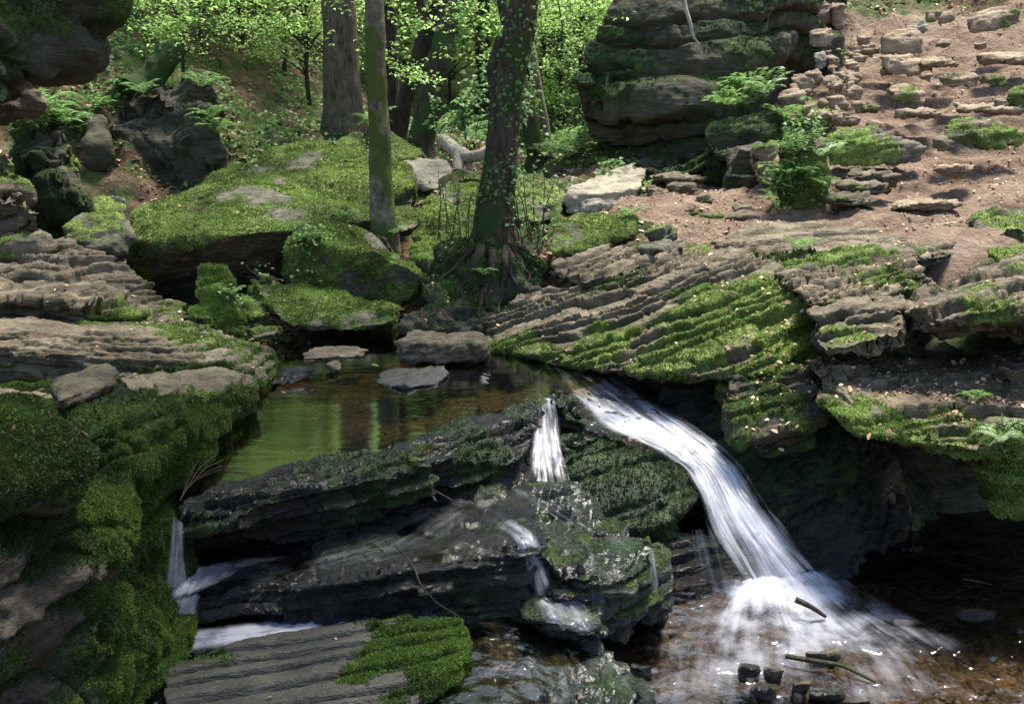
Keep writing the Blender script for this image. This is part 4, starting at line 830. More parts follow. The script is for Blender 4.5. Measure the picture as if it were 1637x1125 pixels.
# ---------------- water ----------------
def water_mat(name, tint, rip, scale, streak=(1,1,1), rough=.03, f0=.03, milk=0.0):
    m, nt, ns, ls = newmat(name)
    geo = N(ns, 'ShaderNodeNewGeometry').outputs['Position']
    fr = N(ns, 'ShaderNodeFresnel'); fr.inputs['IOR'].default_value = 1.38
    tr = N(ns, 'ShaderNodeBsdfTransparent'); tr.inputs[0].default_value = (*tint, 1)
    gl = N(ns, 'ShaderNodeBsdfGlossy'); gl.inputs['Roughness'].default_value = rough; gl.inputs[0].default_value = (.95,.97,1,1)
    st = stretch(ns, ls, geo, streak)
    n1 = noise(ns, ls, st, scale, 3, .5); n2 = noise(ns, ls, st, scale*5, 3, .6)
    bp = bump(ns, ls, mathn(ns, ls, 'ADD', n1, mathn(ns, ls, 'MULTIPLY', n2, .25)), rip, 1)
    ls.new(bp, fr.inputs['Normal']); ls.new(bp, gl.inputs['Normal'])
    mx = N(ns, 'ShaderNodeMixShader'); ls.new(mathn(ns, ls, 'ADD', fr.outputs[0], f0, clamp=True), mx.inputs[0]); ls.new(tr.outputs[0], mx.inputs[1]); ls.new(gl.outputs[0], mx.inputs[2])
    out = mx.outputs[0]
    if milk:
        df = N(ns, 'ShaderNodeBsdfDiffuse'); df.inputs[0].default_value = (.62,.64,.72,1)
        n3 = noise(ns, ls, stretch(ns, ls, geo, (1, 1, 1)), 3.1, 5, .6); rr = ramp(ns, [(.42, (0,0,0)), (.7, (1,1,1))]); ls.new(n3, rr.inputs[0])
        m2 = N(ns, 'ShaderNodeMixShader'); ls.new(mathn(ns, ls, 'MULTIPLY', rr.outputs[0], milk), m2.inputs[0]); ls.new(out, m2.inputs[1]); ls.new(df.outputs[0], m2.inputs[2]); out = m2.outputs[0]
    o = N(ns, 'ShaderNodeOutputMaterial'); ls.new(out, o.inputs[0]); return m
M['pool'] = water_mat('pool_water', (.60,.52,.34), .003, 5, (.35,1.6,1), rough=.04, f0=.15)
M['terrace'] = water_mat('terrace_water', (.6,.5,.34), .010, 9, (1,1,1), rough=.08, f0=.04, milk=.05)
M['stream'] = water_mat('stream_water', (.66,.58,.46), .016, 7, (1,1,1), rough=.06, f0=.05, milk=.0)
def fall_mat(name, col=(.83,.85,.95), su=26, sv=1.3, lo=.3, hi=.62, k=1.0, brk=.3):
    m, nt, ns, ls = newmat(name)
    fu = N(ns, 'ShaderNodeAttribute', attribute_name='fu').outputs['Fac']; fv = N(ns, 'ShaderNodeAttribute', attribute_name='fv').outputs['Fac']
    dn = N(ns, 'ShaderNodeAttribute', attribute_name='dens').outputs['Fac']; lz = N(ns, 'ShaderNodeAttribute', attribute_name='lay').outputs['Fac']
    cb = ns.new('ShaderNodeCombineXYZ'); ls.new(mathn(ns, ls, 'MULTIPLY', fu, su), cb.inputs[0]); ls.new(mathn(ns, ls, 'MULTIPLY', fv, sv), cb.inputs[1]); ls.new(lz, cb.inputs[2])
    n1 = noise(ns, ls, cb.outputs[0], 1, 5, .6)
    cb2 = ns.new('ShaderNodeCombineXYZ'); ls.new(mathn(ns, ls, 'MULTIPLY', fu, su*.22), cb2.inputs[0]); ls.new(mathn(ns, ls, 'MULTIPLY', fv, sv*1.4), cb2.inputs[1]); ls.new(lz, cb2.inputs[2])
    n2 = noise(ns, ls, cb2.outputs[0], 1, 3, .5)
    s = mathn(ns, ls, 'ADD', mathn(ns, ls, 'MULTIPLY', n1, .6), mathn(ns, ls, 'MULTIPLY', n2, .4))
    s = mathn(ns, ls, 'ADD', s, mathn(ns, ls, 'MULTIPLY', mathn(ns, ls, 'SUBTRACT', dn, .5), .55))
    geo = N(ns, 'ShaderNodeNewGeometry').outputs['Position']
    s = mathn(ns, ls, 'ADD', s, mathn(ns, ls, 'MULTIPLY', mathn(ns, ls, 'SUBTRACT', noise(ns, ls, geo, 5.5, 5, .6), .5), brk))
    r = ns.new('ShaderNodeMapRange'); r.interpolation_type = 'SMOOTHSTEP'; r.inputs['From Min'].default_value = lo; r.inputs['From Max'].default_value = hi; ls.new(s, r.inputs[0])
    al = mathn(ns, ls, 'MULTIPLY', r.outputs[0], mathn(ns, ls, 'MULTIPLY', mathn(ns, ls, 'MINIMUM', mathn(ns, ls, 'MULTIPLY', dn, 2.2), 1.0), k), clamp=True)
    df = N(ns, 'ShaderNodeBsdfDiffuse'); df.inputs[0].default_value = (*col, 1)
    tl = N(ns, 'ShaderNodeBsdfTranslucent'); tl.inputs[0].default_value = (*col, 1)
    m0 = N(ns, 'ShaderNodeMixShader'); m0.inputs[0].default_value = .45; ls.new(df.outputs[0], m0.inputs[1]); ls.new(tl.outputs[0], m0.inputs[2])
    g = N(ns, 'ShaderNodeBsdfGlossy'); g.inputs['Roughness'].default_value = .25; m3 = N(ns, 'ShaderNodeMixShader'); m3.inputs[0].default_value = .08; ls.new(m0.outputs[0], m3.inputs[1]); ls.new(g.outputs[0], m3.inputs[2])
    tr = N(ns, 'ShaderNodeBsdfTransparent')
    mx = N(ns, 'ShaderNodeMixShader'); ls.new(al, mx.inputs[0]); ls.new(tr.outputs[0], mx.inputs[1]); ls.new(m3.outputs[0], mx.inputs[2])
    o = N(ns, 'ShaderNodeOutputMaterial'); ls.new(mx.outputs[0], o.inputs[0]); return m
M['fall'] = fall_mat('falling_water', su=13, sv=1.3, lo=.33, hi=.80, k=.9); M['foam'] = fall_mat('foam_water', (.80,.82,.93), su=6, sv=1.5, lo=.26, hi=.85, k=.85, brk=.7)
M['silk'] = fall_mat('silky_water', (.66,.66,.74), su=7, sv=2.2, lo=.36, hi=.85, k=.34, brk=.9); M['film'] = fall_mat('thin_water_film', (.50,.56,.56), su=9, sv=2.0, lo=.42, hi=.85, k=.38)
def resample(pl, n):
    pl = np.array(pl, float); L = np.r_[0, np.cumsum(np.linalg.norm(np.diff(pl, axis=0), axis=1))]
    t = np.linspace(0, L[-1], n); q = np.stack([np.interp(t, L, pl[:,i]) for i in range(3)], 1)
    for _ in range(n//12): q[1:-1] = (q[:-2]+2*q[1:-1]+q[2:])/4
    return q, t
def flow(name, lines, mat='fall', nv=110, nu=70, dens=lambda u, v: 1.0, layers=3, gap=.022, wob=.02, bulge=.0, edge=.12, seed=0, lift=(0,-.5,.85), fade=None):
    fade = fade if fade is not None else (.03 if mat == 'fall' else .25)
    Q_ = np.stack([resample(l, nv)[0] for l in lines], 0)          # lines x nv x 3
    ku = np.linspace(0, 1, len(lines)); uu = np.linspace(0, 1, nu)
    grid = np.stack([[np.interp(uu, ku, Q_[:, j, i]) for i in range(3)] for j in range(nv)], 0).transpose(0, 2, 1)   # nv x nu x 3
    for _ in range(4):
        grid[:,1:-1] = (grid[:,:-2]+2*grid[:,1:-1]+grid[:,2:])/4
    ln = np.cumsum(np.r_[0, np.linalg.norm(np.diff(grid.mean(1), axis=0), axis=1)])
    wd = np.linalg.norm(grid[:,-1]-grid[:,0], axis=1).mean()
    Vs = []; A = {k: [] for k in ('fu','fv','dens','lay')}; Fs = []
    lift = nrm(lift)
    for L in range(layers):
        g = grid.reshape(-1, 3).copy()
        U = np.tile(uu, nv); Vv = np.repeat(np.linspace(0, 1, nv), nu); S = np.repeat(ln, nu)
        nz = fbm(np.c_[U*wd*14, S*2.0, U*0+seed+L*3], 3)
        nz2 = fbm(np.c_[U*wd*5, S*2.5, U*0+seed+L*3+9], 3)
        g += lift*(wob*nz+wob*1.5*nz2+(L-(layers-1)*.4)*gap*(.3+Vv))[:,None]
        d = np.array([dens(a, b) for a, b in zip(U, Vv)]) if not isinstance(dens, float) else np.full(len(U), dens)
        d = d*sst(U, 0, edge)*sst(1-U, 0, edge)*(1-.16*L)*sst(1-Vv, 0, fade)*(sst(Vv, 0, fade*.12) if mat != 'fall' else 1)
        Vs.append(g); A['fu'].append(U*wd*3+L*5); A['fv'].append(S); A['dens'].append(d); A['lay'].append(np.full(len(U), L*3.7+seed))
        i = np.arange(nv-1)[:,None]; j = np.arange(nu-1)[None,:]
        Fs.append(np.stack([i*nu+j, i*nu+j+1, (i+1)*nu+j+1, (i+1)*nu+j], -1).reshape(-1, 4)+L*nv*nu)
    me = np_mesh(name, np.vstack(Vs), np.vstack(Fs), {k: np.concatenate(v) for k, v in A.items()})
    return tag(put(name, me, M[mat]), kind='structure')
def rock_hit(px, py):
    bpy.context.view_layer.update() if not rock_hit.__dict__.setdefault('ok', 0) else None; rock_hit.ok = 1
    h = bpy.context.scene.ray_cast(rock_hit.__dict__.setdefault('dg', bpy.context.evaluated_depsgraph_get()), Vector((0,0,CAMZ)), Vector(ray(px, py)).normalized())
    return np.array(h[1]) if h[0] else np.array(P(px, py, 4))
FILMS = []
for lines, mt_, dn_, sd_ in [
  ([[(690,798),(560,862),(420,905),(330,945),(300,990)],[(740,815),(640,870),(520,905),(430,930),(380,985)],[(770,815),(720,875),(640,905),(560,935),(500,975)]], 'film', .50, 31),
  ([[(700,800),(770,835),(822,868),(838,915),(852,965)],[(735,795),(810,820),(862,855),(880,905),(905,960)]], 'foam', .40, 32),
  ([[(800,790),(880,840),(930,880),(925,940),(935,1000)],[(850,775),(925,835),(975,880),(975,945),(975,1020)],[(900,800),(985,850),(1030,880),(1050,940),(1045,1000)]], 'film', .44, 33),
  ([[(745,998),(740,1040),(725,1085),(705,1135)],[(850,1000),(880,1040),(900,1080),(910,1135)],[(950,1015),(1000,1055),(1040,1085),(1085,1135)]], 'film', .52, 34),
  ([[(838,958),(850,985),(862,1015)],[(890,955),(905,975),(915,1015)],[(940,965),(962,985),(972,1015)]], 'foam', .40, 35),
  ([[(880,598),(915,650),(955,690),(1010,712)],[(930,598),(985,645),(1040,685),(1090,715)],[(975,598),(1040,630),(1085,665),(1135,700)]], 'foam', .52, 36)]:
    nv_, nu_ = 70, 60; gp = np.zeros((nv_, nu_, 3))
    L_ = np.stack([resample([(a, b, 0) for a, b in l], nv_)[0] for l in lines], 0)
    for j in range(nv_):
        for i, u_ in enumerate(np.linspace(0, 1, nu_)):
            gp[j, i] = rock_hit(np.interp(u_, np.linspace(0, 1, len(lines)), L_[:, j, 0]), np.interp(u_, np.linspace(0, 1, len(lines)), L_[:, j, 1]))
    for _ in range(2):
        gp[1:-1] = (gp[:-2]+2*gp[1:-1]+gp[2:])/4; gp[:,1:-1] = (gp[:,:-2]+2*gp[:,1:-1]+gp[:,2:])/4
    gp += nrm((0, -.6, .8))*.012
    FILMS.append((gp, mt_, dn_, sd_))
# still sheets
xy, Fc = grid_sheet(np.linspace(-1.62, 1.0, 200), np.linspace(3.3, 7.2, 240))
pz = .70+.0012*fbm(np.c_[xy*np.array([1.2, 4.0]), xy[:,:1]*0], 3, seed=1)
c = np.c_[xy, pz]
# keep the sheet behind the weir and left of the lip
wx = np.array([-1.7,-1.35,-.62,-.42,.10,.30,.62]); wy = np.array([3.44,3.50,3.95,4.0,4.72,5.05,5.35])
keepv = (xy[:,1] > np.interp(xy[:,0], wx, wy)) & (xy[:,0] < .42+.25*(xy[:,1]-4.8))
Fk = Fc[keepv[Fc].all(1)]
used = np.unique(Fk); mp = np.full(len(c), -1); mp[used] = np.arange(len(used))
tag(put('pool_water', np_mesh('pool_water', c[used], mp[Fk]), M['pool'], origin=(0,0,.7)), kind='structure')
xy, Fc = grid_sheet(np.linspace(-1.6, 4.4, 420), np.linspace(2.0, 5.2, 260))
q = np.c_[xy, xy[:,:1]*0]
tag(put('stream_water', np_mesh('stream_water', np.c_[xy, .0+.010*fbm(q*4, 3, seed=12)+.006*fbm(q*14, 3, seed=13)], Fc), M['stream'], origin=(0,0,0)), kind='structure')
xy, Fc = grid_sheet(np.linspace(-1.5, -.02, 160), np.linspace(3.40, 4.0, 90))
q = np.c_[xy, xy[:,:1]*0]
tag(put('terrace_water', np_mesh('terrace_water', np.c_[xy, .338+.075*(xy[:,0]+1.3)+.004*fbm(q*9, 3, seed=14)], Fc[(xy[:,1] > np.interp(xy[:,0], [-1.5,-1.25,-.57,0], [3.42,3.42,3.56,3.56]))[Fc].all(1)]), M['terrace'], origin=(0,0,.36)), kind='structure')
xy, Fc = grid_sheet(np.linspace(-1.6, .45, 200), np.linspace(2.7, 3.45, 90))
q = np.c_[xy, xy[:,:1]*0]
tag(put('channel_water', np_mesh('channel_water', np.c_[xy, .20-.14*sst(xy[:,0], -.1, .5)+.008*fbm(q*9, 3, seed=15)], Fc), M['stream'], origin=(0,0,.2)), kind='structure')
tag(put('ledge_puddle', np_mesh('ledge_puddle', [G(560,745,.712),G(690,735,.712),G(600,718,.712),G(560,728,.712)], [[0,1,2,3]]), M['pool']), kind='structure')
for gp, mt_, dn_, sd_ in FILMS:
    flow('water_film', [gp[:, i] for i in range(gp.shape[1])], mat=mt_, nv=70, nu=60, dens=dn_, layers=1, wob=.004, seed=sd_, edge=.2, fade=.12)
# main waterfall
Lf = [G(876,590,.708),G(902,640,.67),G(945,680,.615),G(1012,708,.565),G(1082,734,.52),G(1106,785,.41),G(1122,845,.28),G(1150,885,.19),G(1185,942,.02)]
Lm = [G(912,592,.708),G(965,628,.67),G(1030,673,.61),G(1098,710,.55),G(1142,760,.43),G(1170,820,.30),G(1205,880,.15),G(1245,946,.01)]
Lr = [G(965,590,.708),G(1035,618,.67),G(1080,658,.61),G(1132,696,.54),G(1185,748,.44),G(1230,810,.31),G(1280,872,.16),G(1335,925,.01)]
def sst_(x, a, b):
    t = min(1, max(0, (x-a)/(b-a))); return t*t*(3-2*t)
flow('waterfall', [Lf, Lm, Lr], nv=200, nu=110, dens=lambda u, v: .25+.34*sst_(v, .3, .5)-.22*sst_(v, .6, 1)*(1-u), layers=3, wob=.016, gap=.04, seed=1, edge=.24, fade=.03)
flow('waterfall', [[G(1075,848,.285),G(1076,900,.15),G(1078,945,.02)],[G(1155,845,.30),G(1175,900,.15),G(1190,945,.02)]], nv=60, nu=60, dens=lambda u, v: .16+.3*u, layers=1, wob=.01, seed=4, edge=.3)
flow('waterfall', [[G(846,640,.71),G(845,665,.68),G(842,700,.61),G(838,770,.47)],[G(868,636,.70),G(870,665,.66),G(872,700,.60),G(880,772,.46)],[G(894,638,.71),G(902,668,.67),G(908,715,.57),G(928,784,.44)]], nv=90, nu=60, dens=lambda u, v: .49-.06*v, layers=2, wob=.012, gap=.02, seed=5, edge=.25)
flow('waterfall', [[G(274,832,.69),G(270,880,.57),G(258,940,.43)],[G(284,832,.69),G(284,880,.57),G(282,940,.43)],[G(296,836,.69),G(300,885,.56),G(312,938,.43)]], nv=70, nu=36, dens=.5, layers=2, wob=.012, seed=6, edge=.3)
flow('waterfall', [[G(254,962,.37),G(250,985,.30),G(246,1016,.21)],[G(290,958,.37),G(286,980,.31),G(283,1012,.21)],[G(330,948,.37),G(322,970,.32),G(318,1006,.21)]], nv=50, nu=60, dens=.55, layers=2, wob=.012, seed=7, edge=.2)
flow('waterfall', [[G(686,770,.62),G(684,790,.54),G(688,802,.49)],[G(694,770,.62),G(696,790,.54),G(704,804,.49)]], nv=30, nu=16, dens=.38, layers=1, wob=.006, seed=8, edge=.3)
flow('waterfall', [[G(828,868,.45),G(840,905,.36),G(856,955,.21)],[G(848,862,.46),G(872,905,.36),G(892,955,.21)]], nv=50, nu=26, dens=.46, layers=1, wob=.008, seed=9, edge=.3)
flow('waterfall', [[G(1036,880,.40),G(1040,930,.25),G(1030,990,.05)],[G(1046,876,.41),G(1056,930,.25),G(1052,985,.05)]], nv=50, nu=16, dens=.36, layers=1, wob=.006, seed=10, edge=.3)
flow('foam', [[G(262,915,.43),G(256,940,.42),G(254,966,.37)],[G(330,902,.43),G(320,925,.42),G(296,962,.37)],[G(520,882,.42),G(440,900,.42),G(330,948,.38)]], mat='foam', nv=60, nu=70, dens=lambda u, v: .55-.38*u, layers=2, gap=.008, wob=.010, seed=11, edge=.3, lift=(0,0,1))
0 and flow('foam', [[G(690,795,.49),G(735,815,.48),G(790,850,.475),G(828,872,.455)],[G(712,790,.50),G(780,808,.49),G(850,840,.48),G(862,868,.455)]], mat='foam', nv=60, nu=40, dens=.36, layers=2, gap=.01, wob=.012, seed=12, edge=.45, lift=(0,0,1))
flow('foam', [[G(240,1060,.215),G(400,1035,.215),G(560,1000,.215),G(700,1000,.215),G(830,1030,.20)],[G(245,1005,.215),G(400,988,.215),G(560,968,.215),G(720,958,.215),G(850,975,.20)]], mat='foam', nv=140, nu=60, dens=lambda u, v: .54-.24*v, layers=2, gap=.008, wob=.006, seed=13, edge=.35, lift=(0,0,1))
0 and flow('foam', [[G(835,958,.225),G(860,985,.215),G(880,1010,.12)],[G(890,955,.235),G(930,975,.225),G(962,1012,.10)]], mat='foam', nv=50, nu=40, dens=.42, layers=1, wob=.006, seed=14, edge=.3, lift=(0,0,1))
# foam fanning out from the foot of the main fall, then silky streaks running to the lower right
flow('foam', [[G(1150,915,.03),G(1100,945,.022),G(1050,985,.02),G(1000,1060,.02)],[G(1195,918,.03),G(1175,975,.022),G(1150,1030,.02),G(1130,1100,.02)],[G(1240,918,.03),G(1260,980,.022),G(1285,1030,.02),G(1310,1100,.02)],
   [G(1285,912,.03),G(1350,970,.022),G(1430,1020,.02),G(1520,1100,.02)],[G(1335,900,.03),G(1420,940,.022),G(1520,985,.02),G(1660,1060,.02)]], mat='foam', nv=130, nu=130,
   dens=lambda u, v: .50*(1-v)**2.0+.25+.05*u, layers=2, gap=.008, wob=.012, seed=15, edge=.3, fade=.4)
flow('foam', [[G(1040,965,.016),G(980,1040,.016),G(940,1160,.016)],[G(1180,985,.016),G(1180,1060,.016),G(1170,1160,.016)],[G(1330,975,.016),G(1400,1060,.016),G(1460,1160,.016)],[G(1420,960,.016),G(1540,1030,.016),G(1700,1140,.016)]], mat='silk', nv=120, nu=120,
   dens=lambda u, v: .50, layers=1, gap=.006, wob=.008, seed=22, edge=.25, fade=.3)
0 and flow('water_film', [[G(735,1000,.24),G(720,1060,.2),G(700,1130,.15)],[G(850,1000,.22),G(900,1060,.17),G(920,1130,.12)],[G(960,1020,.15),G(1040,1080,.10),G(1100,1140,.05)]], mat='film', nv=90, nu=90, dens=.3, layers=1, wob=.008, seed=16, edge=.15, lift=(0,0,1))
0 and flow('water_film', [[G(560,870,.50),G(700,850,.50),G(800,870,.49),G(900,900,.45),G(1000,900,.44)],[G(620,850,.51),G(750,810,.51),G(850,800,.5),G(950,850,.46),G(1020,880,.45)]], mat='film', nv=90, nu=60, dens=.42, layers=1, wob=.008, seed=17, edge=.2, lift=(0,0,1))
# mound under the ivy tree
rock('root_mound', 'dark earthy mound with moss and roots under the ivy tree, at the far shore',
  [[P(735,400,7.2),P(790,378,7.6),P(850,390,7.5),P(885,430,7.2),P(870,462,6.9),P(840,500,6.6),P(800,515,6.45),P(700,515,6.45),P(650,530,6.35),P(645,520,6.5),P(690,450,6.9),(0,8.2,1.0),(-.4,7.8,.7),(.4,7.6,.8),(-.2,6.5,.6),(.2,6.7,.6)]],
  mat='dark', cat='mound', rough=.12, rs=2.2, t=.2, A=.03, terr=.1, moss=.12, upm=.3, smooth=2, dens=6500, th=.012, facet=.02, fs=5)
dgr = bpy.context.evaluated_depsgraph_get()
def drop_to(px, py, Y):
    """where the line of sight through a pixel first meets the built scene: plants grow on what is there"""
    sc_ = bpy.context.scene; bpy.context.view_layer.update(); d = Vector(ray(px, py)).normalized()
    ok, loc, nn, idx, ob, mt = sc_.ray_cast(bpy.context.evaluated_depsgraph_get(), Vector((0,0,CAMZ)), d)
    if ok and abs(loc.y-Y) < 2.5: return tuple(loc)
    return P(px, py, Y)
# ---------------- trees ----------------
def tree(name, label, cat, base, trunks, mat, group=None, roots=None, mossf=0, **k):
    """trunks: list of (points, radii)"""
    root = empty(name, base); tag(root, label, cat, group)
    parts = [tube_np(p, r, **k) for p, r in trunks]
    V, Fc = join(parts)
    h = V[:,2]-base[2]
    mo = mossf(V, h) if callable(mossf) else np.full(len(V), mossf)
    put('trunk', np_mesh('trunk', V, Fc, {'moss': mo}), M[mat], root)
    return root
def flare(r, n=5): return [r*1.75, r*1.3, r*1.1]
def upto(p, dx, dy, dz): return off(p, dx, dy, dz)
b = P(553,232,13.5)
t1 = tree('beech_tree', 'thick straight grey brown beech trunk, the widest tree, behind the huge boulder', 'tree', off(b,0,0,-.3),
  [([off(b,0,0,-.4), off(b,0,0,.05), P(549,185,13.5), P(546,120,13.5), P(542,0,13.5), P(538,-200,13.5), P(530,-560,13.5)], [.50,.38,.28,.255,.235,.21,.15])], 'beech', seg=28, step=.08, rough=.10, rfreq=5, seed=1, mossf=lambda V, h: .75-h*.5)
crown(t1, (-2.5,14.5,11), (2.6,2.6,2.0), 30, 50, .10, trunk_pts=[P(542,0,13.5), P(530,-560,13.5)], seed=1)
b = P(615,372,8.1)
t2 = tree('young_tree', 'slim mottled trunk with yellow green moss standing between the two mossy boulders', 'tree', off(b,0,0,-.15),
  [([off(b,0,0,-.2), b, P(610,320,8.1), P(606,220,8.1), P(600,100,8.1), P(599,0,8.1), P(592,-250,8.1), P(600,-500,8.2)], [.14,.115,.10,.092,.085,.082,.07,.05])], 'birch', seg=24, step=.04, rough=.13, rfreq=9, seed=3, mossf=lambda V, h: .74-h*.13+.75*fbm(V*4, 3, seed=3))
crown(t2, (-1.2,8.4,6.9), (1.4,1.4,.9), 26, 50, .075, trunk_pts=[P(592,-250,8.1), P(600,-500,8.2)], seed=2)
V = get_co(t2.children[0].data)+np.array(t2['_o']); tr = []
b = P(672,222,12.4)
t3 = tree('leaning_tree', 'dark mossy trunk leaning right, just right of the forked tree', 'tree', off(b,0,0,-.2),
  [([off(b,0,0,-.3), b, P(690,150,12.4), P(704,90,12.5), P(716,30,12.6), P(724,-20,12.7), P(745,-200,12.9), P(760,-420,13)], [.24,.18,.15,.145,.135,.12,.10,.05]),
   ([P(690,150,12.4), P(712,120,12.2), P(735,100,12), P(742,60,12)], [.02,.015,.012,.006])], 'darkbark', seg=18, step=.07, rough=.14, rfreq=7, seed=4, mossf=lambda V, h: .45-h*.08+.55*fbm(V*3, 3, seed=8))
crown(t3, (-.4,13.2,7.4), (2.4,2.0,1.3), 24, 50, .09, trunk_pts=[P(724,-20,12.7), P(760,-420,13)], seed=3)
b = P(636,212,13.2)
t4 = tree('forked_tree', 'dark crooked tree forking near the top of the frame, left of the leaning trunk', 'tree', off(b,0,0,-.2),
  [([off(b,0,0,-.3), b, P(650,150,13.2), P(664,110,13.2), P(672,75,13.2), P(681,45,13.2), P(672,10,13.2), P(662,-60,13.2), P(650,-250,13.3)], [.17,.13,.115,.11,.10,.09,.08,.06,.04]),
   ([P(666,105,13.2), P(684,75,13.2), P(696,30,13.1), P(706,-20,13), P(720,-200,13)], [.07,.06,.05,.045,.03]),
   ([P(680,40,13.2), P(690,8,13.1), P(708,-4,13.0)], [.05,.03,.03])], 'darkbark', seg=16, step=.07, rough=.14, rfreq=7, seed=5, mossf=.12)
b = P(622,215,13.8)
t5 = tree('dark_tree', 'straight dark trunk close behind the slim mottled tree', 'tree', off(b,0,0,-.2), [([off(b,0,0,-.3), b, P(624,120,13.8), P(622,0,13.8), P(620,-300,13.8)], [.2,.15,.13,.12,.06])], 'darkbark', seg=14, step=.12, rough=.12, seed=6, mossf=.1)
b = P(793,400,7.35)
IVY = [off(b,0,0,-.1), P(792,370,7.35), P(795,320,7.35), P(800,250,7.35), P(807,180,7.35), P(815,120,7.35), P(828,50,7.35), P(838,0,7.35), P(858,-110,7.4), P(870,-400,7.5), P(850,-700,7.6)]
t6 = tree('ivy_tree', 'rough dark tree with ivy on its trunk growing from the root mound at the pool', 'tree', off(b,0,0,-.1),
  [(IVY, [.25,.18,.15,.132,.126,.122,.116,.112,.105,.09,.05]), ([P(797,160,7.35), P(786,110,7.35), P(800,60,7.3)], [.06,.045,.035])], 'ivybark', seg=26, step=.04, rough=.16, rfreq=8, seed=7, ridge=.05, nridge=9, mossf=lambda V, h: .42-h*.1+.55*fbm(V*1.8, 3, seed=18)-.6*(V[:,0]-(-.12+.06*h)))
rr_ = []
for (a0, r0, dst) in [((-.1,-.05), .07, (735,470)), ((.0,-.12), .06, (765,510)), ((.1,-.1), .06, (800,500)), ((.15,-.05), .06, (850,450)), ((-.15,0), .05, (700,450)),
     ((.18,.02), .05, (875,420)), ((.12,-.12), .035, (828,480))]:
    q0 = (790+a0[0]*200, 392+a0[1]*-60); pts_ = []; rgr = random.Random(int(dst[0]*99))
    for q in range(9):
        f_ = q/8; h_ = drop_to(q0[0]+(dst[0]-q0[0])*f_+rgr.uniform(-5,5), q0[1]+(dst[1]-q0[1])*f_**.85, 7.0)
        pts_.append(off(h_, 0, .005-.01*(1-f_), 0))
    rr_.append(tube_np(pts_, [r0*.62*(1-.8*q/8) for q in range(9)], seg=8, step=.04, rough=.25, rfreq=9, seed=int(r0*999)))
V, Fc = join(rr_); put('roots', np_mesh('roots', V, Fc, {'moss': np.full(len(V), .4)+.5*fbm(V*4, 2)}), M['darkbark'], t6)
crown(t6, (.1,4.9,6.6), (1.9,2.0,.8), 46, 60, .085, trunk_pts=[P(858,-110,7.4), P(870,-400,7.5)], seed=14, name='added_shade_crown')  # unseen extra crown, added overhead to shade the foreground and left wall
tp = np.array(IVY[:8]); n = 800; f = RNG.random(n)**1.6*(len(tp)-1.01); i = f.astype(int); c = tp[i]+(tp[i+1]-tp[i])*(f-i)[:,None]
a = RNG.normal(-1.3, 1.3, n); dirn = np.c_[np.cos(a), np.sin(a), 0*a]; rad = .14+.05*RNG.random(n)+.06*RNG.random(n)*(f < 3)
dens_ = fbm(c*2.5, 2, seed=3) > -.15
pos = (c+dirn*rad[:,None])[dens_]; V, Fc, rv = leafcloud(pos, dirn[dens_]+np.array([0,0,.6]), .036, .8, .5)
put('ivy', np_mesh('ivy', V, Fc, {'rv': rv*.7}), M['herb'], t6)
crown(t6, (.6,7.8,7.4), (2.3,2.0,1.3), 36, 50, .085, trunk_pts=[P(858,-110,7.4), P(870,-400,7.5), P(850,-700,7.6)], seed=4)
b = P(862,268,11.6)
tree('mossy_tree', 'mossy trunk leaning left behind the ivy tree', 'tree', off(b,0,0,-.2), [([off(b,0,0,-.3), b, P(850,210,11.6), P(836,150,11.7), P(818,60,11.8), P(803,0,11.9), P(790,-200,12)], [.20,.14,.105,.095,.085,.08,.05])], 'darkbark', seg=14, step=.1, rough=.12, seed=8, mossf=lambda V, h: .5+.4*fbm(V*3, 3))
b = P(881,262,12.2)
tree('thin_tree', 'very thin pale trunk leaning left in the bright gap beside the cliff', 'tree', off(b,0,0,-.2), [([off(b,0,0,-.2), b, P(871,190,12.3), P(862,140,12.4), P(850,70,12.5), P(838,0,12.6), P(820,-150,12.7)], [.08,.055,.05,.045,.04,.035,.02])], 'birch', seg=10, step=.12, rough=.1, seed=9, mossf=.1)
# broken leaning trunk and root plate on the left
b = P(228,138,11.3)
t = tree('broken_trunk', 'broken mossy trunk leaning out over the dark cliff at upper left', 'dead tree', off(b,0,0,-.1), [([P(215,150,11.2), P(232,128,11.3), P(258,100,11.4), P(284,70,11.5)], [.22,.18,.16,.15])], 'darkbark', seg=26, step=.05, rough=.4, rfreq=6, seed=10, mossf=lambda V, h: .85+.4*fbm(V*3, 3))
rock('root_plate', 'brown tangled root plate overhanging the dark cliff at upper left', [[P(200,150,11),P(240,135,11.2),P(320,135,11.1),P(347,160,10.9),P(343,215,10.7),P(300,205,10.6),P(240,170,10.5),P(205,175,10.6),(-4,12,2.4)]],
  mat='dark', cat='root plate', rough=.12, t=.1, A=.05, moss=.15, upm=.4, smooth=2, facet=.03, fs=3)
